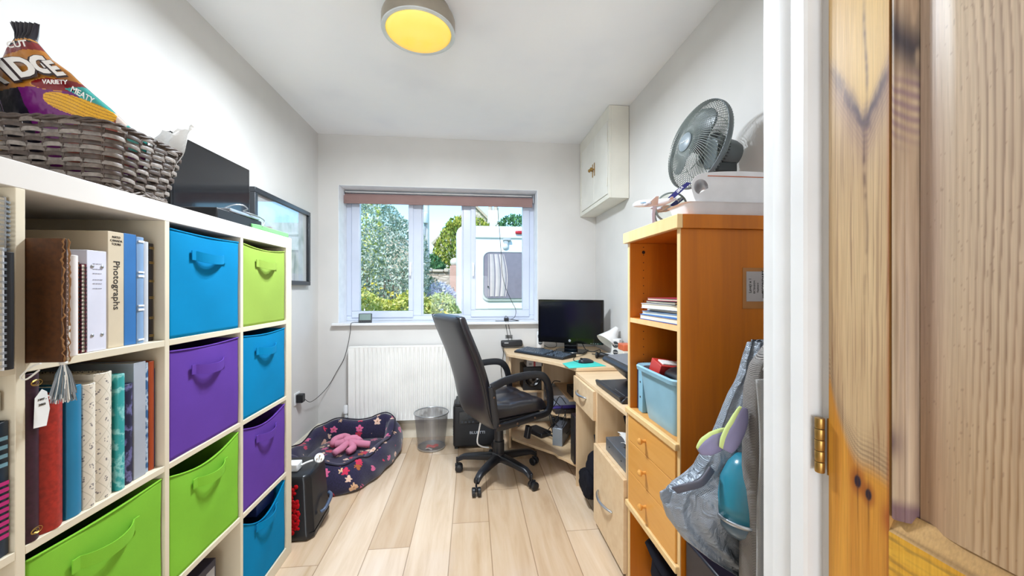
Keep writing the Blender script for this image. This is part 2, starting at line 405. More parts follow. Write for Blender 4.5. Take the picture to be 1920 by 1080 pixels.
# ---- wall cupboard by the ceiling
cup = thing('wall_cupboard', 'cream white two-door wall cupboard up in the corner', 'cupboard', (1.0, 2.9, 1.864))
cc = plain('cupboard_paint', '#e9e6da', .5, noise=5)
c = MB(); cx0, cy0, cy1, cz0 = .936, 2.537, 3.25, 1.862
c.box(cx0+.016, 1.078, cy0, cy0+.018, cz0, 2.498).box(cx0+.016, 1.078, cy1-.018, cy1, cz0, 2.498).box(cx0+.016, 1.078, cy0+.018, cy1-.018, cz0, cz0+.018).box(cx0+.016, 1.078, cy0+.018, cy1-.018, 2.45, 2.498).box(1.065, 1.078, cy0+.018, cy1-.018, cz0+.018, 2.45)
c.box(cx0, cx0+.016, cy0, cy1, cz0, cz0+.03).box(cx0, cx0+.016, cy0, cy1, 2.40, 2.498).box(cx0, cx0+.016, cy0, cy0+.03, cz0+.03, 2.40).box(cx0, cx0+.016, cy1-.06, cy1, cz0+.03, 2.40)
c.build('carcass', cc, cup, bevel=.002)
ym = 2.86
for a, b, s in ((cy0+.033, ym-.002, 1), (ym+.002, cy1-.063, -1)):
    d = MB().box(cx0-.004, cx0+.012, a, b, cz0+.033, 2.397).build('door', plain('cupboard_door_paint', '#eceae2', .45, noise=5), cup, bevel=.002)
    hy = b-.02 if s > 0 else a+.02
    MB().box(cx0-.007, cx0-.004, hy-.008, hy+.008, 2.10, 2.20).build('back_plate', brassm, d, bevel=.001)
    MB().lathe([(.005, 0), (.005, .016), (.012, .02), (.013, .027), (.008, .033), (.002, .034)], 16, Matrix.Translation((cx0-.007, hy, 2.15)) @ Matrix.Rotation(R(-90), 4, 'Y')).build('knob', brassm, d, smooth=True, angle=50)
    hg = cy0+.03 if s > 0 else cy1-.06
    for z in (1.98, 2.29): MB().tube([(cx0-.004, hg, z-.03), (cx0-.004, hg, z+.03)], .004).build('hinge', cc, d)

# ---------------------------------------------------------------- pine door and architrave
for nm, poly, a0, a1, ax in (('trim_2', [(.56, .558), (.534, .558), (.530, .562), (.530, .585), (.535, .592), (.541, .597), (.536, .606), (.533, .62), (.536, .632), (.543, .637), (.543, .662), (.56, .662)], 0, 2.075, 'z'),):
    struct(MB().prism(poly, a0, a1, ax).build(nm, trimw, smooth=True, angle=30), 'white moulded architrave beside the pine door')
struct(MB().box(.53, .56, -.33, .558, 2.0, 2.075).build('trim_3', trimw, bevel=.004))
struct(MB().box(.56, .68, .538, .5455, 0, 2.0).box(.56, .68, -.27, -.262, 0, 2.0).box(.56, .68, -.262, .538, 1.99, 2.0).build('trim_4', trimw))

rng = np.random.RandomState(3)
NT = rng.rand(256, 256)
def vnoise(x, y):
    xi = np.floor(x).astype(int); yi = np.floor(y).astype(int); fx = x-xi; fy = y-yi
    fx = fx*fx*(3-2*fx); fy = fy*fy*(3-2*fy)
    a = NT[xi % 256, yi % 256]; b = NT[(xi+1) % 256, yi % 256]; c_ = NT[xi % 256, (yi+1) % 256]; d = NT[(xi+1) % 256, (yi+1) % 256]
    return (a*(1-fx)+b*fx)*(1-fy)+(c_*(1-fx)+d*fx)*fy
def fbm(x, y, o=4):
    s = 0; a = .5; t = 0
    for k in range(o): s = s+a*vnoise(x*2**k+17.3*k, y*2**k+5.1*k); t += a; a *= .5
    return s/t
def mixc(c1, c2, f):
    f = np.clip(f, 0, 1)[..., None]; return c1*(1-f)+c2*f
def L3(h): return np.array(lin(h)[:3])
def sst(a, b, x):
    t = np.clip((x-a)/(b-a), 0, 1); return t*t*(3-2*t)

def attr_wood(name):
    if name in MATS: return MATS[name]
    m = NM(name); at = m.n('Attribute', attribute_name='grain')
    nz = m.n('TexNoise', {'Scale': 1.0, 'Detail': 3.0}); m.l(m.obj((420, 420, 9)), nz.inputs['Vector'])
    c = m.mix(.55, at.outputs['Color'], m.ramp(nz.outputs['Fac'], [(.3, (.72, .7, .68, 1)), (.65, (1.06, 1.05, 1.04, 1))]), 'MULTIPLY')
    m.set(color=c, rough=.42, spec=.4); m.bump(nz.outputs['Fac'], .15, .0004)
    MATS[name] = m.m; return m.m
pinem = attr_wood('stripped_pine')
def grain_obj(name, fn, nu, nv, colfn, parent, extra=None):
    """surface grid whose wood figure (rings, knots, resin colour) is stored per vertex"""
    U, V = np.meshgrid(np.linspace(0, 1, nu+1), np.linspace(0, 1, nv+1))
    P = np.stack(fn(U, V), -1).reshape(-1, 3); C_ = colfn(P[:, 1], P[:, 2], P[:, 0])
    inv = np.array(W(parent).inverted()); P2 = P @ inv[:3, :3].T+inv[:3, 3]
    i = np.arange(nv)[:, None]*(nu+1)+np.arange(nu)[None]; i = i.ravel()
    F = np.stack([i, i+1, i+nu+2, i+nu+1], 1)
    vs = P2.tolist(); fs = F.tolist(); nb = len(vs)
    cols = C_.tolist()
    if extra:
        ev, ef = extra; ev = [tuple(W(parent).inverted() @ Vector(v)) for v in ev]
        vs += ev; fs += [tuple(nb+k for k in f) for f in ef]; cols += [list(C_.mean(0))]*len(ev)
    me = bpy.data.meshes.new(name); me.from_pydata(vs, [], fs)
    ca = me.color_attributes.new('grain', 'FLOAT_COLOR', 'POINT')
    buf = np.ones((len(vs), 4), 'f'); buf[:, :3] = np.array(cols); ca.data.foreach_set('color', buf.ravel())
    me.materials.append(pinem); me.update()
    o = bpy.data.objects.new(name, me); COL.objects.link(o); o.parent = parent; return o
DX = .55
door = bpy.data.objects.new('door_1', None); COL.objects.link(door); door.location = (DX, .54, 0); struct(door, 'stripped pine panelled door')
def boxvf(x0, x1, y0, y1, z0, z1):
    q = MB().box(x0, x1, y0, y1, z0, z1); return q.v, q.f
def stile_col(y, z, x):
    # Y runs from .54 (hinge edge) down to .451
    s = (.54-y)
    # v-shaped branch figure at z ~1.66..1.53, meeting at s=.055, z=1.50
    warp = fbm(y*60, z*6, 3)
    g = vnoise(y*700+fbm(y*20, z*3)*14, z*7)
    base = mixc(L3('#b08d66'), L3('#d2b58c'), fbm(y*45, z*3.2+2, 4)*1.3-.15)
    base = mixc(base, L3('#8d6a50'), .55*sst(.52, .9, g))
    # pale central lens of sapwood above the fork
    zc = 1.466; k = np.abs(s-.058)
    arm = zc+np.maximum(0, k-.004)*2.1+.008*(warp-.5)
    up = sst(0, .035, z-arm)
    lens = up*np.exp(-((s-.062)/.030)**2)
    base = mixc(base, L3('#d8ae62'), .65*up)
    base = mixc(base, L3('#e2bd72'), .5*lens)
    line = np.exp(-((z-arm-.008*(fbm(y*150, z*40, 3)-.5)*3)/.015)**2)*sst(.075, .005, k)
    base = mixc(base, L3('#1c1020'), 1.0*line*sst(.3, .5, fbm(y*120+3, z*40, 4)+.16))
    fig = .5+.5*np.sin((z-arm)*700+5*warp)
    base = mixc(base, L3('#6a4a55'), .45*fig*np.exp(-((z-arm+.012)/.03)**2)*sst(.09, .02, k))
    halo = np.exp(-((z-arm+.02)/.04)**2)*sst(.085, .02, k)
    base = mixc(base, L3('#8a6660'), .35*halo)
    # resin streak rising and falling from the fork
    st_ = np.exp(-((s-.058-.002*np.sin(z*30))/.0022)**2)
    base = mixc(base, L3('#5d3d33'), .8*st_*sst(1.10, 1.46, z)*sst(1.72, 1.58, z)*np.clip(fbm(z*70, y*10, 2)*1.6-.1, 0, 1))
    # lower part: honey coloured heartwood below a scalloped edge
    edge = .985+.07*np.minimum(1, ((s-.055)/.05)**2)*np.where(s < .055, 1.6, -.2)+.01*(warp-.5)
    low = sst(.012, -.02, z-edge)
    hc = mixc(L3('#b86f17'), L3('#dd9c36'), fbm(y*80, z*4, 4)*1.4-.2)
    base = mixc(base, hc, .93*low)
    rim = np.exp(-((z-edge-.012)/.022)**2)
    rings = .5+.5*np.sin((z-edge)*900+warp*8)
    base = mixc(base, L3('#5e4336'), .55*rim*rings)
    base = mixc(base, L3('#7a4a30'), .4*sst(.03, .0, np.abs(z-edge-.05))*sst(.6, .8, g))
    for ks, kz, kr in ((.047, .955, .0075), (.062, .944, .0065)):
        d = np.sqrt(((s-ks)/.8)**2+((z-kz)/1.5)**2)/kr
        base = mixc(base, L3('#241a2c'), sst(1.15, .6, d)); base = mixc(base, L3('#8c3d18'), .6*sst(2.4, 1.0, d)*sst(.6, 1.1, d))
        base = mixc(base, L3('#4c2412'), .7*np.exp(-((s-ks)/.0012)**2)*sst(.10, 0, kz-z)*(z < kz)+.5*np.exp(-((s-ks)/.0012)**2)*sst(.05, 0, z-kz)*(z > kz))
    base = mixc(base, L3('#8a2c1e'), .7*np.exp(-((s-.088)/.009)**2-((z-.925)/.022)**2))
    # reddish edge lines
    base = mixc(base, L3('#9c4f1c'), .6*sst(.0835, .0885, s)*sst(1.75, 1.3, z)+.35*sst(.004, 0, s))
    return base
def panel_col(y, z, x):
    s = (.42-y)
    bend = .009*np.sin(z*3.1+.6)+.004*np.sin(z*7.3+1)+.035*(fbm(y*4, z*1.6+9, 2)-.5)
    ph = (s+bend)/.0068
    dens = vnoise(y*12+3, z*.6)
    rings = (ph+1.1*fbm(y*18, z*2.2, 3)) % 1
    late = sst(.45, .93, rings)*(1-sst(.93, 1, rings))
    base = mixc(L3('#b89e86'), L3('#d6c0a2'), fbm(y*16, z*2.5, 3)*1.5-.25)
    amt = sst(.035, .065, s)
    base = mixc(base, L3('#6d4a38'), (.12+.75*amt)*late*(.55+.8*dens))
    base = mixc(base, L3('#8c6a63'), .5*sst(.03, .0, s))
    base = mixc(base, L3('#a37435'), .4*sst(1.3, .95, z))
    pts = (vnoise(y*400, z*260) > .93)
    return mixc(base, L3('#6d4a3a'), .35*pts)
def mould_col(y, z, x):
    s = .452-y
    base = mixc(L3('#a08368'), L3('#cdb497'), fbm(y*260, z*4+4, 4)*1.5-.25)
    base = mixc(base, L3('#77563f'), .5*sst(.55, .9, vnoise(y*900+3, z*5)))
    base = mixc(base, L3('#8a3f14'), .75*sst(.006, 0, s)*sst(1.05, 1.35, z))
    z0_ = z; z = z+.045
    fl = np.exp(-((z-1.60+2.2*(s-.012))/.035)**2)
    base = mixc(base, L3('#1c1c30'), .9*fl*sst(.35, .6, fbm(y*260, z*20, 2)+.15))
    base = mixc(base, L3('#6d4a6c'), .55*sst(1.57, 1.53, z)*sst(1.44, 1.5, z)*(.5+.5*np.sin(z*430+s*500+4*fbm(y*90, z*12, 2))))
    z = z0_
    base = mixc(base, L3('#8a4b22'), .5*sst(1.6, 1.4, z)*sst(1.3, 1.45, z)*sst(.012, 0, s))
    base = mixc(base, L3('#4a2740'), .7*np.exp(-((z-1.03)/.02)**2)*sst(.02, .005, s))
    base = mixc(base, L3('#5c3450'), .75*sst(.962, .945, z))
    return base
def bead_col(y, z, x):
    base = mixc(L3('#a8876e'), L3('#c9ab8e'), fbm(y*60, z*3+4, 3)*1.5-.25)
    return mixc(base, L3('#8e5a48'), .35*sst(1.2, .95, z))
def ledge_col(y, z, x):
    g = vnoise(z*500, y*8)
    base = mixc(L3('#a07a4c'), L3('#c79f66'), fbm(y*9, z*90, 3)*1.5-.25)
    return mixc(base, L3('#6d5030'), .6*sst(.5, .9, g))
def rail_col(y, z, x):
    g = vnoise(z*420+fbm(y*12, z*30)*10, y*9)
    base = mixc(L3('#c98a22'), L3('#e2b040'), fbm(y*7, z*60, 3)*1.5-.25)
    return mixc(base, L3('#8c6c34'), .6*sst(.55, .9, g))
ev = boxvf(DX+.0005, DX+.044, .4515, .5375, 0, 1.985)
grain_obj('hinge_stile', lambda u, v: (DX+0*u, .5375-u*(.5375-.4515), v*1.985), 90, 900, stile_col, door, ev)
# moulding: convex nose then slope into the recess
def mfn(u, v):
    x = DX+.004-.006*np.sin(np.clip(u/.62, 0, 1)*pi)+.014*sst(.62, 1.0, u)
    return (x, .4515-u*.0235, .930+v*1.06)
grain_obj('panel_moulding', mfn, 24, 700, mould_col, door)
# raised-and-fielded panel: bevelled margin then flat field
def pfn(u, v):
    yy = .428-u*.37
    x = DX+.016-.006*sst(.0, 1, (.428-yy-.006)/.035)
    x = np.where(.428-yy > .041, DX+.0092, x)
    return (x+0*v, yy, .935+v*1.05)
grain_obj('door_panel', pfn, 300, 420, panel_col, door, boxvf(DX+.0185, DX+.03, .058, .435, .92, 1.99))
# bottom moulding of the panel and the lock rail below it
def bfn(u, v):
    return (DX+.0150*v-.0005, .4515-u*.40, .9095+v*.030)
grain_obj('panel_bottom_moulding', bfn, 120, 14, ledge_col, door)
grain_obj('lock_rail', lambda u, v: (DX-.0006+0*u, .4515-u*.62, .70+v*.21), 200, 90, rail_col, door, boxvf(DX, DX+.044, -.17, .4515, .70, .91))
grain_obj('panel_lower', lambda u, v: (DX+.012+0*u, .4515-u*.40, .25+v*.46), 160, 60, panel_col, door, boxvf(DX+.013, DX+.03, .05, .4515, .2, .71))
grain_obj('door_muntin', lambda u, v: (DX+0*u, .058-u*.09, .25+v*1.74), 40, 200, bead_col, door, boxvf(DX+.0005, DX+.044, -.032, .058, .0, 1.985))
grain_obj('bottom_rail', lambda u, v: (DX+0*u, .4515-u*.62, 0+v*.25), 100, 40, rail_col, door, boxvf(DX+.0005, DX+.044, -.17, .4515, 0, .25))
grain_obj('door_panel', lambda u, v: (DX+.012+0*u, -.032-u*.14, .25+v*1.74), 60, 200, panel_col, door, boxvf(DX+.013, DX+.03, -.18, -.03, .2, 1.99))
grain_obj('lock_stile', lambda u, v: (DX+0*u, -.17-u*.085, v*1.985), 40, 200, bead_col, door, boxvf(DX+.0005, DX+.044, -.255, -.17, 0, 1.985))
for hz in (.986, 1.82, .2):
    h = MB().box(DX-.001, DX+.002, .5376, .5395, hz-.044, hz+.044)
    ho = h.build('hinge', brassm, door)
    for k in range(5):
        z = hz-.042+k*.0172
        MB().lathe([(.0062, 0), (.0066, .001), (.0066, .0152), (.0062, .0162)], 16, Matrix.Translation((DX-.0075, .5455, z))).build('knuckle', brassm, ho, smooth=True, angle=40)
# ---------------------------------------------------------------- cube shelving unit on the left
KX = -.843; KB = -1.233
kal = thing('cube_shelf_unit', 'large white sixteen-cube shelving unit along the left wall', 'shelving unit', (-1.04, 1.156, 0))
km = plain('shelf_foil', '#e0dad3', .45, noise=4); kt = plain('shelf_edge', '#e4d8bf', .45, noise=4)
KY = [.42, .47, .801, .817, 1.148, 1.164, 1.495, 1.511, 1.842, 1.892]
KZ = [0, .05, .38, .397, .727, .743, 1.073, 1.09, 1.42, 1.47]
MB().box(KB, KX, KY[0], KY[9], 1.42, 1.47).build('top_board', km, kal, bevel=.0015)
MB().box(KB, KX, KY[0], KY[9], 0, .05).build('bottom_board', kt, kal, bevel=.0015)
for a, b in ((0, 1), (8, 9)): MB().box(KB, KX, KY[a], KY[b], .05, 1.42).build('side_panel', kt, kal, bevel=.0015)
for a in (2, 4, 6): MB().box(KB, KX, KY[a], KY[a+1], .05, 1.42).build('divider', kt, kal, bevel=.001)
for c_ in range(4):
    for r_ in (2, 4, 6): MB().box(KB, KX-.0002, KY[c_*2+1], KY[c_*2+2], KZ[r_], KZ[r_+1]).build('shelf', kt, kal, bevel=.001)

boxcol = {'turquoise': fabric('turquoise_felt', '#0082b6', 1400), 'purple': fabric('purple_felt', '#643f9e', 1400), 'green': fabric('green_felt', '#86c53c', 1400), 'lime': fabric('lime_felt', '#98b450', 1400)}
dark_in = fabric('box_lining', '#2a2a3c', 900)
def cube_box(col_, row, kind, label, sag=.012, tilt=0.0, hy=.5, droop=.0):
    y0, y1 = KY[col_*2+1]+.006, KY[col_*2+2]-.006; z0 = KZ[7-row*2]+.001; z1 = z0+.312
    m_ = boxcol[kind]; X = KX-.006
    t = thing('storage_box', label, 'box', ((X+KB)/2, (y0+y1)/2, z0), 0, 'folding fabric boxes in the shelving unit')
    rr = random.Random(row*7+col_)
    def top(u): return z1-sag*math.sin(pi*u)**1.0-tilt*(1-u)
    def ff(u, v):
        y = y0+u*(y1-y0); zt = top(u)
        bul = .005*math.sin(pi*u)*math.sin(pi*v)+.0012*math.sin(9*u+3*row)*math.sin(7*v+col_)
        return (X-.002+bul, y, z0+v*(zt-z0))
    g = MB().grid(ff, 40, 30)
    g.build('front_panel', m_, t, smooth=True, solid=.004)
    # hem along the top edge
    MB().tube([(X+.0005, y0+(y1-y0)*k/30, top(k/30)-.001) for k in range(31)], .0026, 6).build('hem', m_, t, smooth=True)
    b = MB().box(KB+.02, X-.004, y0, y0+.004, z0, z1-tilt).box(KB+.02, X-.004, y1-.004, y1, z0, z1).box(KB+.02, KB+.024, y0, y1, z0, z1)
    b.build('side_wall', m_, t)
    MB().box(KB+.024, X-.006, y0+.004, y1-.004, z0, z0+.004).build('base', dark_in, t)
    yc = y0+(y1-y0)*hy; zc = z0+.243-tilt*.5; hw = .082; n = 24
    up = []; 
    for k in range(n+1):
        s_ = k/n; a = -hw+2*hw*s_
        out = .019*(math.sin(pi*min(1, max(0, (s_-.1)/.8)))**.6) if .1 < s_ < .9 else 0
        up.append((X+.008+out, yc+a*(1-.12*math.sin(pi*s_)), zc-droop*math.sin(pi*s_)-.008*out/.019))
    rings = [[(p[0]-.0012, p[1], p[2]-.0145), (p[0]+.0012, p[1], p[2]-.0145), (p[0]+.0012, p[1], p[2]+.0145), (p[0]-.0012, p[1], p[2]+.0145)] for p in up]
    MB().loft(rings).build('handle', m_, t)
    return t
cube_box(2, 0, 'turquoise', 'turquoise fabric box in the top row beside the upright albums', .004)
cube_box(3, 0, 'lime', 'yellow-green fabric box at the window end of the top row', .012)
cube_box(2, 1, 'purple', 'purple fabric box directly under the larger turquoise one', .006)
cube_box(3, 1, 'turquoise', 'turquoise fabric box under the yellow-green one at the window end', .008)
cube_box(2, 2, 'green', 'green fabric box with drooping top edge below the purple one', .03, .008, .52)
cube_box(3, 2, 'purple', 'purple fabric box at the window end, third row down', .028)
cube_box(1, 2, 'green', 'wide bright green fabric box below the shelf of patterned albums', .006)
cube_box(3, 3, 'turquoise', 'turquoise fabric box in the bottom row with a sagging open top', .065, .006)
# things peeping out of the lower boxes
t = tag(MB().box(-1.12, -.875, 1.66, 1.80, .30, .345, Matrix.Rotation(0, 4, 'X')).build('folder', plain('dark_blue_card', '#1c2f6a', .5), bevel=.002), 'dark blue folder inside the sagging bottom turquoise box', 'folder')
t = tag(MB().prism([(1.53, .0601), (1.62, .0601), (1.64, .285), (1.55, .285)], -1.1, -.89, 'x').build('folder', plain('grey_lilac_card', '#7e7a94', .5), bevel=.002), 'grey lilac folder inside the sagging bottom turquoise box', 'folder')

# ---- books and albums
def cloth(name, c1, kind=None, c2='#000000'):
    if name in MATS: return MATS[name]
    m = NM(name); co = m.obj()
    if kind == 'leaf':
        vo = m.n('TexVoronoi', {'Scale': 55.0}); m.l(co, vo.inputs['Vector'])
        c = m.ramp(vo.outputs['Distance'], [(.28, lin(c2)), (.34, lin(c1))])
    elif kind == 'diamond':
        sp = m.n('SeparateXYZ'); m.l(co, sp.inputs[0])
        a = m.math('ADD', m.math('MULTIPLY', sp.outputs[1], 30), m.math('MULTIPLY', sp.outputs[2], 22)); b = m.math('SUBTRACT', m.math('MULTIPLY', sp.outputs[1], 30), m.math('MULTIPLY', sp.outputs[2], 22))
        la = m.math('LESS_THAN', m.math('ABSOLUTE', m.math('SUBTRACT', m.math('FRACT', a), .5)), .03); lb = m.math('LESS_THAN', m.math('ABSOLUTE', m.math('SUBTRACT', m.math('FRACT', b), .5)), .03)
        fa = m.math('ABSOLUTE', m.math('SUBTRACT', m.math('FRACT', m.math('ADD', a, .5)), .5)); fb = m.math('ABSOLUTE', m.math('SUBTRACT', m.math('FRACT', m.math('ADD', b, .5)), .5))
        vo = m.n('TexVoronoi', {'Scale': 190.0}); m.l(co, vo.inputs['Vector'])
        dot = m.math('MULTIPLY', m.math('LESS_THAN', m.math('ADD', fa, fb), .30), m.math('LESS_THAN', vo.outputs['Distance'], .42))
        c = m.mix(m.math('MULTIPLY', m.math('MAXIMUM', la, lb), .35), lin(c1), lin(c2)); c = m.mix(m.math('MULTIPLY', dot, .75), c, lin('#4a4350'))
    elif kind == 'blotch':
        nz = m.n('TexNoise', {'Scale': 28.0, 'Detail': 4.0}); m.l(co, nz.inputs['Vector']); c = m.ramp(nz.outputs['Fac'], [(.42, lin(c1)), (.5, lin(c2)), (.56, lin(c1))])
    else:
        nz = m.n('TexNoise', {'Scale': 120.0, 'Detail': 4.0}); m.l(co, nz.inputs['Vector']); d = lin(c1)
        c = m.ramp(nz.outputs['Fac'], [(.35, tuple(x*.75 for x in d[:3])+(1,)), (.65, tuple(min(1, x*1.15) for x in d[:3])+(1,))])
    m.set(color=c, rough=.5); MATS[name] = m.m; return m.m
pages = plain('page_block', '#e9e0cc', .9)
def book(kind, label, cat, y0, y1, z0, h, xf, depth, mat, group, rnd=.004, spine_round=True, page=True, lean=0.0):
    t = thing(kind, label, cat, (xf-depth/2, (y0+y1)/2, z0), 0, group)
    th = y1-y0; ct = min(.003, th*.2)
    n = 8; sp = [(xf-(rnd-rnd*math.sin(pi*k/n) if spine_round else 0), y0+th*k/n) for k in range(n+1)]
    inner = [(x-ct*1.2, y0+ct+(th-2*ct)*k/n) for k, (x, _) in enumerate(sp)][::-1]
    poly = [(xf-depth, y0)]+sp+[(xf-depth, y1), (xf-depth, y1-ct)]+inner+[(xf-depth, y0+ct)]
    M_ = Matrix.Translation((0, 0, z0)) @ Matrix.Rotation(0, 4, 'X')
    if lean: M_ = Matrix.Translation((0, y0, z0)) @ Matrix.Rotation(lean, 4, 'X') @ Matrix.Translation((0, -y0, 0))
    b = MB().prism(poly, 0, h, 'z', M_); b.build('cover', mat, t, bevel=.0008, seg=1)
    if page:
        MB().box(xf-depth+.004, xf-ct*1.2-rnd*.6, y0+ct, y1-ct, .003, h-.004, M_).build('pages', pages, t)
    return t
g0 = 'albums and binders on the upper book shelf'; g1 = 'albums on the lower book shelf'
Z0 = 1.0905
b = book('photo_album', 'large worn brown album sticking out of the upper book shelf', 'album', .8180, .8275, Z0, .238, -.780, .30, cloth('worn_brown', '#4e2a0a'), g0, .002)
# frayed spine edge and its pink and white cord
fr_ = MB(); rr = random.Random(5)
fr_.tube([(-.780+rr.uniform(-.002, .003), .8185+rr.uniform(-.002, .001), Z0+.238*k/40) for k in range(41)], [rr.uniform(.0006, .0020) for _ in range(41)], 5)
fr_.tube([(-.7775+rr.uniform(-.002, .002), .8265+rr.uniform(-.001, .001), Z0+.238*k/40) for k in range(41)], [rr.uniform(.0008, .002) for _ in range(41)], 5)
fr_.build('frayed_spine', plain('frayed_cloth', '#8a6038', .9), b)
fr_ = MB()
for k in range(46): fr_.sphere((-.790+.001*(k % 2), .8320, Z0+.004+.2*k/46), (.0032, .0028, .0024), 6, 4)
tag(fr_.build('cord_binding', plain('pink_white_cord', '#e2b8aa', .8)), 'pink and white twisted cord edge behind the brown album', 'cord')
book('book', 'slim white book between the brown album and the spiral notebooks', 'book', .888, .907, Z0, .212, -.832, .17, plain('white_cloth', '#e8e0dc', .6), g0)
def spiral(label, y0, y1, h, xf, depth, mat, group, z0=Z0, step=.0085, wirem=None):
    t = thing('spiral_notebook', label, 'notebook', (xf-depth/2, (y0+y1)/2, z0), 0, group)
    MB().box(xf-depth, xf-.004, y0, y0+.0012, z0, z0+h).box(xf-depth, xf-.004, y1-.0012, y1, z0, z0+h).build('cover', mat, t)
    MB().box(xf-depth+.003, xf-.006, y0+.0014, y1-.0014, z0+.002, z0+h-.002).build('pages', pages, t)
    wv = MB(); n = int(h/step); yc = (y0+y1)/2; r = (y1-y0)/2+.0012
    for k in range(n):
        zz = z0+.008+k*step
        if zz > z0+h-.005: break
        for dz in (0, .0022): wv.tube([(xf-.008+r*cos(a)*1.15, yc+r*sin(a), zz+dz) for a in [2*pi*i/14 for i in range(14)]], .0007, 5, closed=True)
    wv.build('wire_binding', wirem or cable_m, t)
    return t
spiral('wire-bound notebook with an orange brown cover, left of the white binder', .914, .926, .200, -.848, .15, plain('tan_card', '#a8693a', .6), g0)
spiral('wire-bound notebook with a wine red cover touching the white binder', .929, .940, .196, -.846, .15, plain('wine_card', '#7a3448', .6), g0)
wb = book('ring_binder', 'white lever binder with four silver studs on its spine', 'binder', .9425, .988, Z0, .228, -.851, .27, plain('white_binder', '#dcdcea', .4), g0, .001, False)
st_ = MB()
for y in (.954, .977):
    for z in (Z0+.036, Z0+.192): st_.sphere((-.851, y, z), (.0025, .0042, .0042), 12, 8)
st_.build('stud', silverm, wb, smooth=True)
ink = plain('grey_ink', '#8d8b99', .8)
hl = MB(); rr = random.Random(2)
for k, z in enumerate((1.288, 1.276, 1.266, 1.252, 1.243, 1.232)):
    y = .955
    while y < .975:
        wd = rr.uniform(.002, .006); hl.box(-.8505, -.8502, y, y+wd, z, z+.0012); y += wd+.0015
hl.build('handwriting', ink, wb)
pb = book('ring_binder', 'tall beige binder marked Photographs on the spine', 'binder', 1.0, 1.0415, Z0, .279, -.858, .285, plain('beige_binder', '#d3c3a8', .5), g0, .001, False)
dark_ink = plain('dark_ink', '#2b2622', .7)
text('Photographs', .0235, Matrix.Translation((-.8576, 1.0208, Z0+.150)) @ frame((0, 0, 0), (0, 0, -1), (0, 1, 0)), dark_ink, pb)
for k, s_ in enumerate(('NATO', 'CANADA', 'TOURS')): text(s_, .0075, frame((-.8576, 1.0208, Z0+.266-.0085*k), (0, 1, 0), (0, 0, 1)), dark_ink, pb, 'handwriting')
book('photo_album', 'bright blue album with a wavy light top corner on its spine', 'album', 1.0430, 1.0775, Z0, .280, -.859, .285, plain('blue_binder', '#2f6fae', .45), g0, .001, False)
bwb = book('photo_album', 'blue album with three white banded label windows on the spine', 'album', 1.0785, 1.1, Z0, .276, -.857, .28, plain('blue_cloth', '#7f9fc4', .5), g0, .002)
lb = MB()
for a, c_ in ((.012, .085), (.100, .172), (.187, .262)):
    lb.box(-.8572, -.8555, 1.0805, 1.098, Z0+a-.004, Z0+a).box(-.8572, -.8555, 1.0805, 1.098, Z0+c_, Z0+c_+.005)
lb.build('white_band', paperm, bwb)
sb_ = book('photo_album', 'silver grey slim album next to the black and gold one', 'album', 1.106, 1.121, Z0, .267, -.862, .27, plain('silver_cloth', '#c7ccd4', .4), g0, .002)
kb_ = book('photo_album', 'black album with thin gold bands at the end of the upper book shelf', 'album', 1.127, 1.1465, Z0, .265, -.868, .27, plain('black_leather', '#231b1c', .4), g0, .003)
for z in (.012, .06, .115, .16, .21, .25):
    gb = MB().box(-.8682, -.8672, 1.129, 1.1445, Z0+z, Z0+z+.0016).box(-.8682, -.8672, 1.129, 1.1445, Z0+z+.004, Z0+z+.0052)
    gb.build('gold_band', plain('gold_foil', '#c9a24a', .3, metal=.8), kb_)
# lower shelf
Z1 = .7435
mb_ = book('photo_album', 'thick maroon album with a white paper tag and gold corner scrolls', 'album', .8175, .845, Z1, .325, -.842, .30, cloth('maroon_leather', '#341626'), g1, .006)
goldf = MATS['gold_foil'] if 'gold_foil' in MATS else None
sc = MB()
for zc, s_ in ((Z1+.306, 1), (Z1+.02, -1)):
    for k in range(3):
        r = .0035+.002*k
        sc.tube([(-.8395-.001*abs(q-8)/8, .831+r*1.4*cos(2*pi*q/16)+(.002*k-.002), zc+s_*r*.8*sin(2*pi*q/16)) for q in range(16)], .0003, 4, closed=True)
sc.build('gold_scroll', goldf, mb_)
tg = MB().prism([(.824, Z1+.22), (.846, Z1+.218), (.852, Z1+.25), (.847, Z1+.285), (.838, Z1+.292), (.826, Z1+.277)], -.8365, -.8358, 'x').build('paper_tag', paperm, mb_)
text('1997 -', .0062, frame((-.8354, .838, Z1+.272), (0, 1, 0), (0, 0, 1)), dark_ink, tg, 'handwriting'); text('2003', .0062, frame((-.8354, .838, Z1+.262), (0, 1, 0), (0, 0, 1)), dark_ink, tg, 'handwriting')
book('photo_album', 'thick red grained album under the hanging tassel', 'album', .848, .8925, Z1, .272, -.842, .29, cloth('red_leather', '#a3281c'), g1, .010)
book('photo_album', 'plain bright blue album right of the red one', 'album', .8985, .9305, Z1, .280, -.847, .28, plain('teal_cloth', '#1e7aa3', .4), g1, .004)
crm = cloth('cream_diamond', '#e3d9c8', 'diamond', '#8d8468')
book('photo_album', 'cream diamond-patterned album, the shorter of the pair', 'album', .9345, .9625, Z1, .276, -.846, .27, crm, g1, .006)
book('photo_album', 'cream diamond-patterned album, the taller of the pair', 'album', .9655, 1.009, Z1, .293, -.850, .28, crm, g1, .008)
book('photo_album', 'sea green album with a seaside picture at its foot', 'album', 1.0155, 1.034, Z1, .281, -.848, .27, cloth('sea_green', '#2e9c9c', 'blotch', '#8fd0cc'), g1, .002)
book('photo_album', 'navy album printed with pale violet flowers', 'album', 1.0385, 1.0665, Z1, .250, -.855, .26, cloth('navy_flower', '#151638', 'blotch', '#6c6a9a'), g1, .004)
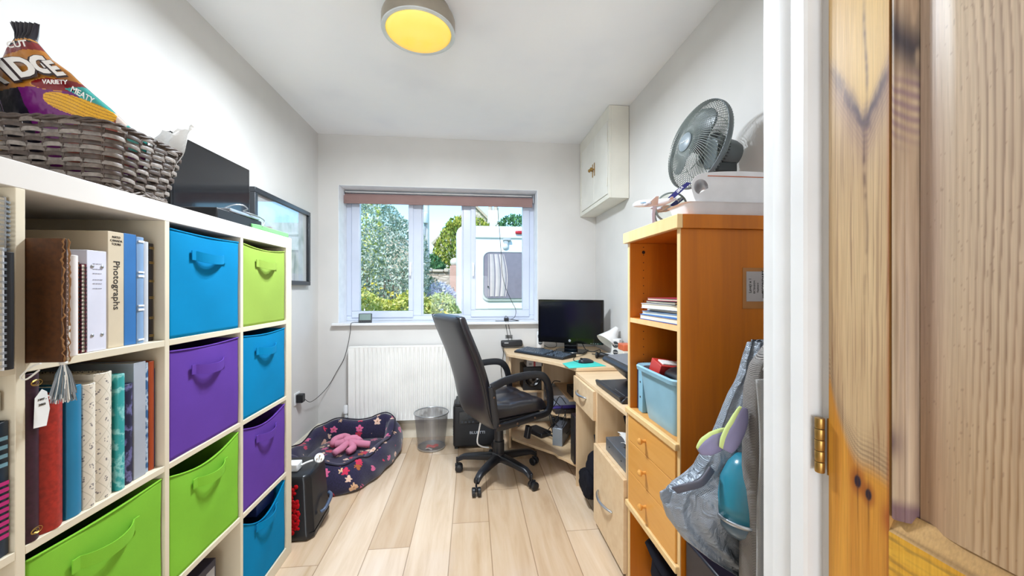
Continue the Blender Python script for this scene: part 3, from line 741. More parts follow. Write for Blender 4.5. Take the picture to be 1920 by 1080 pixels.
book('photo_album', 'pale grey album standing behind the navy flowered one', 'album', 1.0685, 1.104, Z1, .298, -.857, .36, plain('grey_album', '#a8adb8', .5), g1, .002, False)
book('photo_album', 'slim album with a blue and white mottled spine', 'album', 1.1055, 1.1205, Z1, .292, -.862, .28, cloth('mottled_blue', '#2b5a86', 'blotch', '#b9c8d6'), g1, .002)
book('photo_album', 'brick orange album near the end of the lower book shelf', 'album', 1.1215, 1.1385, Z1, .293, -.860, .28, plain('brick_cloth', '#a8441c', .5), g1, .003)
book('photo_album', 'thin dark album against the end of the lower book shelf', 'album', 1.140, 1.1465, Z1, .270, -.866, .27, plain('dark_blue_card', '#1c2f6a', .5), g1, .001)
# leftmost column
g2 = 'notebooks in the nearest cubes'
spiral('tall spiral notepad with grey page edges, topmost at the left picture edge', .762, .796, .31, -.848, .2, plain('grey_pad', '#b8b8ba', .7), g2, wirem=silverm)
spiral('wire-bound pad with white edges sticking out beside the brown album', .722, .745, .212, -.797, .2, plain('pale_pad', '#d8d8da', .7), g2, z0=Z0, step=.011, wirem=silverm)
book('book', 'black hardback squeezed between the pads and the brown album', 'book', .748, .7605, Z0, .205, -.800, .2, plain('black_cloth', '#121216', .5), g2, .002)
pk = book('book', 'dark book with magenta lettering at the left picture edge', 'book', .758, .799, Z1, .245, -.848, .2, plain('night_blue', '#14283a', .4), g2, .004)
for k, (s_, c_) in enumerate((('HOLIDAYS', '#b8206e'),)):
    cyan = plain('pale_blue_print', '#7fb0c4', .5); mg = plain('magenta_print', '#b8206e', .5); lm = MB(); rr = random.Random(8)
    for q in range(9): lm.box(-.8440, -.8437, .764+rr.uniform(0, .006), .792, Z1+.035+q*.012, Z1+.042+q*.012)
    lm.build('magenta_stripe', mg, pk)
    lm = MB()
    for q in range(4): lm.box(-.8440, -.8437, .766+rr.uniform(0, .01), .79, Z1+.165+q*.016, Z1+.172+q*.016)
    lm.build('blue_stripe', cyan, pk)
tag(MB().box(-1.05, -.86, .52, .796, Z1+.262, Z1+.30).build('box_file', plain('light_grey_card', '#c9c6c4', .6), bevel=.003), 'light grey flat box lying over the dark book', 'box')
tag(MB().box(-1.05, -.88, .50, .752, Z1, Z1+.2615).build('box_file', plain('dull_grey_card', '#8f8c92', .6), bevel=.003), 'dull grey box file under the flat box', 'box')
# tassel
ts = thing('tassel', 'grey and white thread tassel hanging above the red album', 'tassel', (-.80, .838, 1.07))
tm = MB(); rr = random.Random(4)
for k in range(240):
    a = rr.uniform(0, 2*pi); q = rr.random()**.5; L = rr.uniform(.055, .075); ex = .015*q
    pts = [(-.803+.003*q*cos(a), .843+.003*q*sin(a), 1.083), (-.803+ex*.7*cos(a), .843+ex*.7*sin(a), 1.083-L*.35), (-.803+ex*cos(a)+rr.uniform(-.003, .003), .843+ex*1.2*sin(a)+rr.uniform(-.003, .003), 1.083-L)]
    tm.m(k % 3).tube(pts, .0011, 4)
tm.build('fringe', [plain('thread_grey', '#8f9498', .9), plain('thread_white', '#e8e4dc', .9), plain('thread_blue_grey', '#5f6f78', .9)], ts)
MB().sphere((-.803, .843, 1.085), (.006, .006, .005)).build('knot', MATS['thread_white'], ts, smooth=True)
MB().tube(wire([(-.803, .843, 1.088), (-.795, .832, 1.096), (-.781, .828, 1.11), (-.776, .826, 1.16)]), .0012).build('cord', MATS['thread_white'], ts)
# white tie by the divider
tag(MB().tube(wire([(-.79, .79, 1.094), (-.81, .795, 1.087), (-.835, .802, 1.068), (-.83, .806, 1.062), (-.8, .797, 1.08)]), .0016).build('tie', MATS['thread_white']), 'white string tie caught at the shelf edge by the brown album', 'string')
# bottom row, third column
t = thing('picture_box', 'dark navy box with a grey label panel on the bottom shelf', 'box', (-1.0, 1.39, .05))
MB().box(-1.15, -.89, 1.345, 1.435, .0505, .295).build('box_body', plain('navy_card', '#14193c', .4), t, bevel=.002)
MB().box(-.8899, -.8892, 1.385, 1.427, .09, .27).build('label_panel', plain('grey_label', '#b9bcc2', .5), t)

# ---------------------------------------------------------------- on top of the shelving unit
# wicker basket
bk = thing('wicker_basket', 'grey wicker basket holding a bag of crisps', 'basket', (-1.03, 1.12, 1.47))
wick = [cloth('wicker_%s' % n_, c_) for n_, c_ in (('brown', '#4c3d34'), ('grey', '#75695f'), ('pale', '#8f857c'))]
bx, by = -1.026, 1.118; 
def bpos(t_, s_):
    """t_: 0..1 round the rectangle with rounded corners, s_: 0 foot .. 1 rim"""
    hx = .150+.032*s_; hy = .102+.034*s_; e = 5
    a = 2*pi*t_; cx = cos(a); sy = sin(a)
    k = (abs(cx)**e+abs(sy)**e)**(-1/e)
    return Vector((bx+hx*k*cx, by+hy*k*sy, 1.474+.152*s_))
def bring(s_): return None
# even spacing round the perimeter
samp = [bpos(i/800, .5) for i in range(801)]; acc = [0]
for i in range(800): acc.append(acc[-1]+(samp[i+1]-samp[i]).length)
def tpar(u): 
    d = (u % 1)*acc[-1]; i = int(np.searchsorted(acc, d)); i = max(1, min(800, i))
    return (i-1+(d-acc[i-1])/(acc[i]-acc[i-1]+1e-9))/800
NS = 28; seg_ = NS*6
for grp in range(3):
    wv = MB()
    for r_ in range(14):
        if r_ % 3 != grp: continue
        s_ = .08+.87*r_/13; pts = []
        for i in range(seg_):
            u = i/seg_; p = bpos(tpar(u), s_); c0 = Vector((bx, by, p.z)); nrm = (p-c0); nrm.z = 0; nrm.normalize()
            ph = sin(pi*(u*NS+r_))*.0052
            pts.append(p+nrm*ph+Vector((0, 0, .0012*sin(u*57+r_*3))))
        wv.tube(pts, 0, closed=True, sq=(.0096, .0034), axis=(0, 0, 1))
    wv.build('woven_strand', wick[grp], bk, smooth=True, angle=50)
stk = MB()
for k in range(NS):
    u = (k)/NS
    for du in (-.0016, .0016):
        stk.tube([bpos(tpar(u+du), s_/6) for s_ in range(7)], .0021, 5)
stk.build('stakes', wick[0], bk, smooth=True)
rm = MB(); 
for k in range(3):
    rm.tube([bpos(tpar(i/seg_), 1.0)+Vector((.004*cos(i*.55+k*2.1), .003*sin(i*.5+k), .004*sin(i*.55+k*2.1))) for i in range(seg_)], .0035, 6, closed=True)
rm.build('rim', wick[0], bk, smooth=True)
ft = MB(); rr = random.Random(9)
for k in range(4):
    ft.tube([bpos(tpar(i/seg_), .04)+Vector((.006*cos(i*.35+k*1.6), .006*cos(i*.31+k*1.6), .007*sin(i*.35+k*1.6))) for i in range(seg_)], .0026, 5, closed=True)
for k in range(70):
    u = rr.random(); p = bpos(tpar(u), .10); q = bpos(tpar(u+rr.uniform(.02, .05)), -.0); c0 = Vector((bx, by, 0)); d = (q-c0); d.z = 0; d.normalize()
    ft.tube([p+d*.003, (p+q)/2+d*.007, q+d*.012+Vector((0, 0, .004))], .0019, 5)
ft.build('foot_border', wick[1], bk, smooth=True)
MB().prism([(bx-.14, by-.09), (bx+.14, by-.09), (bx+.14, by+.09), (bx-.14, by+.09)], 1.4745, 1.482).build('base', wick[0], bk)

# bag of crisps: puffed pillow, printed face, gathered neck
def painted(name, names_cols, rough=.3):
    return [plain(n_, c_, rough, coat=.3) for n_, c_ in names_cols]
def inpoly(x, y, poly):
    r = np.zeros(x.shape, bool); n = len(poly)
    for i in range(n):
        x0, y0 = poly[i]; x1, y1 = poly[(i+1) % n]
        with np.errstate(divide='ignore', invalid='ignore'):
            r ^= ((y0 > y) != (y1 > y)) & (x < (x1-x0)*(y-y0)/((y1-y0) if y1 != y0 else 1e-9)+x0)
    return r
def crisp_bag(name, label, Ls, Rs, yc, thick, colfn, mats, loc):
    """Ls / Rs: (z, x) outline pairs of the left and right edge; the face towards the room carries the print"""
    t = thing(name, label, 'crisps', loc)
    zs = np.linspace(Ls[0][0], Ls[-1][0], 181); NU = 150
    lx = np.interp(zs, [p[0] for p in Ls], [p[1] for p in Ls]); rx = np.interp(zs, [p[0] for p in Rs], [p[1] for p in Rs])
    U = np.linspace(0, 1, NU+1); X = lx[:, None]*(1-U)+rx[:, None]*U; Z = np.repeat(zs[:, None], NU+1, 1)
    V = (zs-zs[0])/(zs[-1]-zs[0]); prof = np.clip(V*6, 0, 1)**.5*np.clip((1-V)*2.2+.04, 0, 1)**.6
    th = thick*np.sqrt(np.clip(4*U*(1-U), 0, 1))[None]*prof[:, None]
    wr = .003*(fbm(X*60, Z*60+3, 3)-.5)+.008*(fbm(X*22+4, Z*22, 2)-.5)
    crease = .0025*np.sin(U*40)[None]*sst(1.83, 1.90, Z)
    F = yc-th+wr*np.clip(th/.01, 0, 1)+crease; B = yc+th+.002
    mb = MB(); i = np.arange(180)[:, None]*(NU+1)+np.arange(NU)[None]; i = i.ravel()
    fc = np.stack([i, i+1, i+NU+2, i+NU+1], 1); xc = (X.ravel()[fc].mean(1)); zc = (Z.ravel()[fc].mean(1))
    idx = colfn(xc, zc)
    mb.v = np.stack([X.ravel(), F.ravel(), Z.ravel()], 1).tolist(); mb.f = [tuple(q) for q in fc.tolist()]; mb.mi = idx.tolist()
    fo = mb.build('printed_front', mats, t, smooth=True)
    mb = MB(); mb.v = np.stack([X.ravel(), B.ravel(), Z.ravel()], 1).tolist(); mb.f = [tuple(q) for q in fc.tolist()]; mb.mi = [0]*len(mb.f)
    mb.build('foil_back', plain('foil', '#a9aeb4', .25, metal=.7), t, smooth=True)
    return t, fo
bagm = painted('bag', [('print_black', '#191420'), ('print_maroon', '#7b1118'), ('print_orange', '#b3701f'), ('print_purple', '#6a0f66'), ('print_yellow', '#e3a91c'), ('print_teal', '#2e9a92'), ('print_red_brown', '#87301c'), ('print_pale', '#d9c7bd'), ('print_gold_line', '#c98a3a'), ('print_chip_shade', '#b87d10')])
def bagcol(x, z):
    c_ = np.full(x.shape, 2)
    tl = 1.753+.25*(x+1.15)
    c_[z > 1.842+.25*(x+1.15)] = 1
    c_[z > 1.866+.2*(x+1.15)] = 0
    c_[np.abs(z-(1.874+.1*(x+1.15))) < .0022] = 8
    low = z < 1.744+.12*(x+1.13)
    c_[low] = 3
    c_[low & (x < -1.129+.35*(1.70-z))] = 0
    el = ((x+1.052)/.062)**2+((z-1.757-.02*(x+1.05))/.0165)**2
    c_[(el < 1.12)] = 8; c_[el < 1] = 1
    teal = inpoly(x, z, [(-1.045, 1.748), (-1.012, 1.765), (-.985, 1.765), (-.90, 1.70), (-.93, 1.69), (-.965, 1.702), (-1.0, 1.716), (-1.02, 1.735)]); c_[teal] = 5
    rb = inpoly(x, z, [(-1.01, 1.68), (-.94, 1.69), (-.905, 1.665), (-.90, 1.55), (-1.05, 1.55)]); c_[rb] = 6
    c_[inpoly(x, z, [(-.945, 1.70), (-.90, 1.68), (-.885, 1.60), (-.915, 1.62), (-.93, 1.66)])] = 7
    c_[inpoly(x, z, [(-.935, 1.71), (-.88, 1.68), (-.86, 1.58), (-.90, 1.60), (-.915, 1.67)])] = 5
    a = R(-17); dx = x+1.012; dz = z-1.702; p_ = dx*cos(a)+dz*sin(a); q_ = -dx*sin(a)+dz*cos(a)
    chip = (np.abs(p_/.080)**2.4+np.abs(q_/.024)**2.2) < 1
    c_[chip] = 4; c_[chip & ((q_*125+.6*np.sin(p_*30)) % 1 < .30)] = 9
    return c_
Ls = [(1.50, -1.16), (1.60, -1.205), (1.70, -1.228), (1.78, -1.225), (1.85, -1.200), (1.88, -1.180), (1.895, -1.182), (1.925, -1.194)]
Rs = [(1.50, -.90), (1.57, -.875), (1.625, -.868), (1.66, -.905), (1.712, -.957), (1.745, -.995), (1.78, -1.033), (1.803, -1.055), (1.835, -1.098), (1.88, -1.134), (1.895, -1.130), (1.925, -1.126)]
bag, front = crisp_bag('crisp_bag', 'large multipack crisp bag lettered RIDGE CUT VARIETY in the wicker basket', Ls, Rs, 1.122, .030, bagcol, bagm, (-1.04, 1.115, 1.50))
pw = plain('print_white', '#e9e2da', .4); pb_ = plain('print_outline', '#2a1414', .4)
def btext(s_, size, x, z, rot, mat, y=1.0805, xs=1.0, shear=0, ext=.0003, bold=0.0):
    y += .0075
    M_ = frame((x, y, z), (1, 0, 0), (0, 0, 1)) @ Matrix.Rotation(R(rot), 4, 'Z') @ Matrix.Shear('XZ', 4, (shear, 0)).to_4x4() if False else frame((x, y, z), (1, 0, 0), (0, 0, 1)) @ Matrix.Rotation(R(rot), 4, 'Z')
    if shear:
        S = Matrix.Identity(4); S[0][1] = shear; M_ = M_ @ S
    return text(s_, size, M_, mat, bag, 'lettering', ext, 'CENTER', xs, bold)
for s_, size, x, z, rot, xs, sh, y, bo in (('CUT', .023, -1.150, 1.853, 10, 1.0, -.15, 1.088, .0005), ('R', .068, -1.200, 1.770, 14, .8, -.35, 1.090, .003), ('I', .070, -1.158, 1.778, 14, 1.0, -.55, 1.080, .004), ('D', .070, -1.124, 1.789, 14, .9, -.5, 1.077, .0035), ('G', .062, -1.083, 1.797, 12, .85, -.5, 1.078, .0035), ('E', .054, -1.050, 1.788, 10, .8, -.7, 1.074, .0025), ('VARIETY', .0155, -1.054, 1.757, 2, .95, 0, 1.078, .0003), ('MEATY', .020, -.990, 1.727, -30, .95, -.2, 1.077, .0003)):
    if s_ in 'RIDGE':
        btext(s_, size*1.1, x-.001, z-.002, rot, pb_, y, xs*1.08, sh, .0002, bo+.0014)
        btext(s_, size, x, z, rot, pw, y-.001, xs, sh, .0003, bo)
    else: btext(s_, size, x, z, rot, pw, y, xs, sh, .0003, bo)
def bag2col(x, z):
    c_ = np.full(x.shape, 0); c_[z > 1.80] = 7; c_[(z > 1.745) & (z < 1.80)] = 1; c_[(z < 1.70+.9*(x+1.2)*-1) & (z < 1.71)] = 4
    return c_
crisp_bag('crisp_bag', 'smaller dark and yellow crisp bag at the left picture edge', [(1.52, -1.215), (1.70, -1.238), (1.80, -1.236), (1.845, -1.225)], [(1.52, -1.13), (1.65, -1.125), (1.70, -1.14), (1.78, -1.165), (1.845, -1.172)], 1.045, .018, bag2col, bagm, (-1.18, 1.045, 1.52))
# paper sticking out of the basket
t = thing('paper_sheet', 'crumpled white paper sticking up from the window end of the basket', 'paper', (-.93, 1.20, 1.55))
def pf(u, v):
    x = -.985+.125*u+.045*v; y = 1.225-.02*u+.03*v; z = 1.57+.150*v*(1-.35*abs(u-.7))-.012*u+.008*sin(u*7+1)*v
    f_ = .022*abs(((u*2.6+v*.5) % 1)-.5)+.003*sin(u*13+v*9)
    return (x, y-f_*1.6, z+f_)
MB().grid(pf, 26, 14).build('crumpled_sheet', paperm, t, solid=.0008)
def pf2(u, v):
    x = -1.03+.11*u-.01*v; y = 1.20+.02*v; z = 1.57+.12*v-.045*u*v
    return (x, y+.012*sin(u*6+v*5), z)
MB().grid(pf2, 16, 10).build('crumpled_sheet', paperm, t, solid=.0008)
# small television / monitor
tv = thing('television', 'black flat television standing on the shelving unit', 'television', (-1.06, 1.69, 1.47), R(-2.5))
def L_(o, f): return f
M_ = W(tv)
def tbox(x0, x1, y0, y1, z0, z1): return MB().box(x0, x1, y0, y1, z0, z1, M_)
tbox(-.03, .0, -.215, .235, .025, .325).build('casing', black, tv, bevel=.006)
tbox(0, .004, -.215, .235, .025, .325).build('bezel', blackg, tv, bevel=.002)
tbox(.0042, .0048, -.204, .224, .040, .314).build('screen', plain('screen_glass', '#17181b', .08, coat=.3), tv)
tbox(-.05, .07, -.10, .10, 0.0005, .008).build('stand_base', black, tv, bevel=.002); tbox(-.02, -.005, -.03, .03, .008, .03).build('stand_neck', black, tv)
# set-top items in front of it
t = thing('set_top_box', 'flat black receiver lying in front of the television', 'receiver', (-.92, 1.53, 1.47))
MB().box(-1.0, -.865, 1.40, 1.68, 1.4705, 1.512).build('case', black, t, bevel=.004)
MB().box(-.96, -.862, 1.47, 1.66, 1.512, 1.524).build('silver_top', plain('light_silver', '#aeb4bb', .25, metal=.6), t, bevel=.003)
tag(MB().tube(wire([(-.90, 1.50, 1.53), (-.88, 1.52, 1.545), (-.865, 1.55, 1.55), (-.86, 1.57, 1.54), (-.87, 1.56, 1.53), (-.855, 1.60, 1.525), (-.85, 1.64, 1.52), (-.845, 1.66, 1.51), (-.845, 1.645, 1.485)]), .0022).build('cable', silverm, smooth=True), 'loose grey cable looping over the black receiver', 'cable')
t = tag(MB().prism([(-.86, 1.60), (-.846, 1.63), (-.846, 1.87), (-.93, 1.885), (-1.0, 1.80), (-1.0, 1.62)], 1.4705, 1.490).build('folder', fabric('mint_green', '#7ab879', 900), bevel=.003), 'light green flat folder at the window end of the shelving unit top', 'folder')
# framed picture on the left wall
pic = thing('framed_picture', 'black framed picture behind glass on the left wall', 'picture', (-1.235, 2.66, 1.53))
fy0, fy1, fz0, fz1 = 2.29, 3.035, 1.262, 1.812; fw = .03; frm = plain('black_frame', '#2c3036', .3)
MB().box(-1.2465, -1.215, fy0, fy1, fz0, fz0+fw).box(-1.2465, -1.215, fy0, fy1, fz1-fw, fz1).box(-1.2465, -1.215, fy0, fy0+fw, fz0+fw, fz1-fw).box(-1.2465, -1.215, fy1-fw, fy1, fz0+fw, fz1-fw).build('frame', frm, pic, bevel=.003)
MB().box(-1.24, -1.236, fy0+fw, fy1-fw, fz0+fw, fz1-fw).build('mount', plain('pale_mount', '#cfd6d8', .8), pic)
am = NM('picture_print'); nz = am.n('TexNoise', {'Scale': 9.0, 'Detail': 5.0}); am.l(am.obj(), nz.inputs['Vector'])
am.set(color=am.ramp(nz.outputs['Fac'], [(.35, lin('#9db5a4')), (.5, lin('#cfdcd6')), (.65, lin('#e3e9ea'))]), rough=.6)
MB().box(-1.2358, -1.2352, fy0+fw+.05, fy1-fw-.04, fz0+fw+.05, fz1-fw-.05).build('print', am.m, pic)
MB().box(-1.226, -1.2245, fy0+fw, fy1-fw, fz0+fw, fz1-fw).build('glass', pane('picture_glass', gloss=.16), pic)
# ---------------------------------------------------------------- left side of the floor
# pet bed
navyf = None
def floral():
    m = NM('navy_floral_cloth'); co = m.obj()
    base = m.n('TexNoise', {'Scale': 160.0, 'Detail': 2.0}); m.l(co, base.inputs['Vector'])
    b = m.ramp(base.outputs['Fac'], [(.3, lin('#15112f')), (.7, lin('#282046'))])
    wob = m.n('TexNoise', {'Scale': 60.0, 'Detail': 1.0}); m.l(co, wob.inputs['Vector'])
    sc = m.n('VectorMath', operation='SCALE'); m.l(wob.outputs['Color'], sc.inputs[0]); sc.inputs['Scale'].default_value = .012
    ad = m.n('VectorMath', operation='ADD'); m.l(co, ad.inputs[0]); m.l(sc.outputs[0], ad.inputs[1])
    vo = m.n('TexVoronoi', {'Scale': 16.0, 'Randomness': .9}); m.l(ad.outputs[0], vo.inputs['Vector'])
    # petals: distance modulated by the angle round the flower's centre
    sub = m.n('VectorMath', operation='SUBTRACT'); m.l(ad.outputs[0], sub.inputs[0]); m.l(vo.outputs['Position'], sub.inputs[1])
    sp = m.n('SeparateXYZ'); m.l(sub.outputs[0], sp.inputs[0])
    ang = m.math('ARCTAN2', m.math('ADD', sp.outputs[1], sp.outputs[2]), sp.outputs[0])
    pet = m.math('ADD', 1.0, m.math('MULTIPLY', m.math('SINE', m.math('MULTIPLY', ang, 5)), .22))
    sel = m.n('SeparateColor'); m.l(vo.outputs['Color'], sel.inputs[0])
    size = m.math('MULTIPLY', m.math('ADD', .20, m.math('MULTIPLY', sel.outputs[1], .24)), m.math('GREATER_THAN', sel.outputs[2], .26))
    on = m.math('LESS_THAN', vo.outputs['Distance'], m.math('MULTIPLY', size, pet))
    fc = m.ramp(sel.outputs[0], [(0, lin('#c9284e')), (.22, lin('#d65f8c')), (.4, lin('#e6c0aa')), (.72, lin('#dfb48e')), (.94, lin('#a85a2a'))], 'CONSTANT')
    ctr = m.math('LESS_THAN', vo.outputs['Distance'], m.math('MULTIPLY', size, .3))
    fc = m.mix(m.math('MULTIPLY', ctr, .7), fc, lin('#9c5a26'))
    m.set(color=m.mix(on, b, fc), rough=.9, sheen=.3); m.bump(base.outputs['Fac'], .25, .001)
    return m.m
navyf = floral()
pb = thing('pet_bed', 'navy floral padded pet bed below the radiator', 'pet bed', (-.88, 2.79, 0))
plan = [(-1.17, 2.50), (-1.06, 2.44), (-.90, 2.42), (-.76, 2.435), (-.69, 2.53), (-.635, 2.70), (-.60, 2.90), (-.61, 3.06), (-.68, 3.12), (-.88, 3.13), (-1.08, 3.12), (-1.16, 3.04), (-1.185, 2.85), (-1.185, 2.65)]
P_ = [Vector((a, b, 0)) for a, b in plan]; n_ = len(P_); path = []
for i in range(n_):
    p0, p1, p2, p3 = P_[i-1], P_[i], P_[(i+1) % n_], P_[(i+2) % n_]
    for k in range(10):
        t_ = k/10; path.append(.5*((2*p1)+(-p0+p2)*t_+(2*p0-5*p1+4*p2-p3)*t_*t_+(-p0+3*p1-3*p2+p3)*t_**3))
N_ = len(path); rings = []; cen = Vector((-.89, 2.79, 0)); pip = []; pip2 = []
for i in range(N_):
    p = path[i]; d = (path[(i+1) % N_]-path[i-1]).normalized(); nr = Vector((d.y, -d.x, 0))
    if nr.dot(p-cen) < 0: nr = -nr
    s_ = i/N_; hgt = .185+.030*sin(s_*4*2*pi*.5+.4)+.012*sin(s_*9*2*pi)
    # corners stand a little taller, sides dip
    cr = max(0, 1-(p-Vector((-.64, 3.10, 0))).length/.16); hgt += .035*cr
    cr = max(0, 1-(p-Vector((-1.13, 3.08, 0))).length/.16); hgt += .03*cr
    cr = max(0, 1-(p-Vector((-.88, 2.43, 0))).length/.2); hgt -= .035*cr
    wd = .062; ring = []
    for k in range(20):
        a = 2*pi*k/20; e = .72
        cx = math.copysign(abs(cos(a))**e, cos(a)); sz = math.copysign(abs(sin(a))**e, sin(a))
        z = hgt/2+hgt/2*sz; lean = .035*(1-z/hgt)
        ring.append(p+nr*(wd*cx*(1-.35*max(0, sz))+lean*.8-.01)+Vector((0, 0, max(z, .0015)))+nr*(.004*sin(s_*90+k)))
    rings.append(ring); pip.append(p+nr*(.012)+Vector((0, 0, hgt+.002))); pip2.append(p+nr*(-wd*.72)+Vector((0, 0, hgt*.78)))
rings.append(rings[0])
MB().loft(rings, caps=False).build('bolster', navyf, pb, smooth=True)
piping = plain('dark_piping', '#141027', .7)
MB().tube(pip, .0045, 6, closed=True).build('piping', piping, pb, smooth=True)
cush = []
for rr_, z in ((1.0, .012), (1.0, .05), (.93, .078), (.6, .085), (.2, .082)): cush.append([cen+(p-cen)*(.86*rr_)+Vector((0, 0, z+.004*sin(k*.8)*rr_)) for k, p in enumerate(path[::3])])
MB().loft(cush).build('cushion', navyf, pb, smooth=True)
# soft pink toy
pk = fabric('pink_plush', '#d98aa4', 500, amount=.6); toy = thing('plush_toy', 'pink knotted plush toy lying in the pet bed', 'toy', (-.86, 2.82, .09))
tm = MB(); tm.tube(wire([(-.99, 2.86, .12), (-1.0, 2.93, .125), (-.95, 2.97, .13), (-.91, 2.93, .13), (-.93, 2.87, .125), (-.975, 2.86, .12)]), .026, 10)
tm.build('loop', pk, toy, smooth=True)
MB().tube(wire([(-.92, 2.88, .125), (-.88, 2.90, .135), (-.84, 2.91, .13), (-.81, 2.885, .12)]), [.03]*12+[.024]*7, 10).build('body', pk, toy, smooth=True)
for e in ([(-.88, 2.87, .13), (-.80, 2.84, .125), (-.73, 2.845, .115)], [(-.89, 2.85, .13), (-.90, 2.77, .125), (-.93, 2.70, .12)], [(-.87, 2.85, .13), (-.83, 2.78, .12), (-.85, 2.73, .115)]):
    q = wire(e); MB().tube(q, [.020+.006*sin(pi*k/len(q)) for k in range(len(q))], 8).build('limb', pk, toy, smooth=True)
# black box with red front
bb = thing('black_box', 'black tapered box with a red woolly front panel by the shelving unit end', 'box', (-.95, 2.08, 0))
pts = [(-1.17, 1.955), (-.80, 1.955), (-.775, 1.985), (-.785, 2.21), (-.80, 2.225), (-1.17, 2.225)]
def ringz(z, k): 
    cx, cy = -.98, 2.09; return [(cx+(x-cx)*k, cy+(y-cy)*(k if y > 2 else k), z) for x, y in pts]
MB().loft([ringz(.003, .97), ringz(.012, 1.0), ringz(.03, 1.0), ringz(.036, .985), ringz(.285, .90), ringz(.308, .86), ringz(.312, .82)]).build('case', plain('heater_black', '#17191d', .35), bb, bevel=.006, seg=3)
redw = fabric('red_wool', '#b3131c', 300, amount=1.0); rw = MB(); rr = random.Random(6)
for k in range(420):
    z = rr.uniform(.045, .265); x = rr.uniform(-1.10, -.835+.0)-(z*.05); y = 1.9555+.012*(z/.3)+.003
    rw.sphere((x, y, z), (rr.uniform(.008, .014), .006, rr.uniform(.008, .016)), 7, 5)
rw.build('red_panel', redw, bb, smooth=True)
MB().tube(wire([(-.772, 2.05, .09), (-.755, 2.07, .10), (-.752, 2.14, .125), (-.772, 2.16, .135)]), .009).build('side_handle', plain('blue_grey_plastic', '#4b5a73', .35), bb, smooth=True)
# white plugs lying on it
t = thing('mains_plug', 'white three-pin plug lying on the black box', 'plug', (-.80, 2.13, .315))
Mp = Matrix.Translation((-.805, 2.12, .337)) @ Matrix.Rotation(R(60), 4, 'X') @ Matrix.Rotation(R(20), 4, 'Y')
MB().lathe([(.012, -.012), (.021, -.008), (.024, 0), (.024, .008), (.021, .011)], 6*4, Mp).build('plug_body', whitep, t, smooth=True, angle=40)
MB().box(-.003, .003, .006, .010, .011, .03, Mp).box(-.013, -.008, -.009, -.005, .011, .028, Mp).box(.008, .013, -.009, -.005, .011, .028, Mp).build('pins', brassm, t)
t = thing('extension_socket', 'white cable block on top of the black box', 'plug', (-.90, 2.06, .315))
MB().box(-.96, -.872, 2.02, 2.08, .3125, .352).build('block', whitep, t, bevel=.006)
MB().tube(wire([(-.872, 2.06, .33), (-.85, 2.08, .335), (-.83, 2.10, .335)]), .005).build('lead', whitep, t, smooth=True)
# waste bin
bn = thing('waste_bin', 'silver wire mesh waste bin standing near the radiator', 'bin', (-.315, 3.03, 0))
mm = NM('wire_mesh'); co = mm.obj(); sp = mm.n('SeparateXYZ'); mm.l(co, sp.inputs[0])
ang = mm.math('MULTIPLY', mm.math('ARCTAN2', sp.outputs[1], sp.outputs[0]), 32.0); zz = mm.math('MULTIPLY', sp.outputs[2], 270.0)
f1 = mm.math('ABSOLUTE', mm.math('SUBTRACT', mm.math('FRACT', mm.math('ADD', ang, zz)), .5)); f2 = mm.math('ABSOLUTE', mm.math('SUBTRACT', mm.math('FRACT', mm.math('SUBTRACT', ang, zz)), .5))
al = mm.math('GREATER_THAN', mm.math('MAXIMUM', f1, f2), .385)
mm.set(color=lin('#9a9a9e'), rough=.35, metal=.7, alpha=al)
Tb = Matrix.Translation((-.315, 3.03, 0))
MB().lathe([(.103, .012), (.13, .272)], 64, Tb, cap=False).build('mesh_wall', mm.m, bn, smooth=True)
MB().lathe([(.0, .003), (.104, .003), (.106, .006), (.106, .016), (.102, .016), (.101, .006), (.0, .006)], 48, Tb, cap=False).build('base_ring', silverm, bn, smooth=True, angle=40)
MB().tube([(-.315+.131*cos(a), 3.03+.131*sin(a), .274) for a in [2*pi*k/64 for k in range(64)]], .0045, 8, closed=True).build('rim', silverm, bn, smooth=True)
t = thing('sweet_wrapper', 'red and white wrapper at the bottom of the waste bin', 'wrapper', (-.31, 3.0, .01))
MB().grid(lambda u, v: (-.35+.09*u, 2.975+.05*v+.01*u, .014+.010*sin(u*5+v*4)**2), 10, 6).build('wrapper_red', plain('wrapper_red_foil', '#d4454a', .4), t, solid=.001)
MB().grid(lambda u, v: (-.355+.05*u, 2.965+.02*v, .012+.006*sin(u*5)), 6, 3).build('wrapper_edge', paperm, t, solid=.001)
# power station
ps = thing('power_station', 'black portable power station behind the office chair', 'power station', (.03, 3.08, 0))
psm = plain('power_black', '#1b1d22', .5, bump=(200, .1))
MB().box(-.145, .20, 2.965, 3.165, .012, .340).build('case', psm, ps, bevel=.022, seg=4)
for hx in (-.13, .13): MB().box(hx, hx+.055, 2.96, 3.165, .330, .360).build('handle', psm, ps, bevel=.01, seg=3)
MB().box(-.10, .16, 2.960, 2.966, .195, .29).build('control_panel', plain('panel_black', '#0d0f12', .25), ps, bevel=.003)
MB().box(-.03, .05, 2.9585, 2.961, .235, .275).build('display', plain('display_grey', '#2c3138', .15), ps, bevel=.001)
pp = MB()
for k in range(4): pp.box(-.085+.028*k, -.067+.028*k, 2.9585, 2.961, .203, .217)
for k in range(2): pp.lathe([(.014, 0), (.014, .003)], 16, Matrix.Translation((.095+.04*k, 2.9605, .245)) @ Matrix.Rotation(R(90), 4, 'X'))
pp.build('sockets', plain('socket_grey', '#3a3f46', .4), ps)
gr_ = MB()
for k in range(4): gr_.box(-.147, -.144, 3.0, 3.13, .10+.02*k, .108+.02*k)
gr_.build('vent', plain('panel_black', '#0d0f12'), ps)
for x, y in ((-.12, 2.99), (.175, 2.99), (-.12, 3.14), (.175, 3.14)): MB().box(x-.012, x+.012, y-.012, y+.012, 0, .013).build('foot', black, ps)
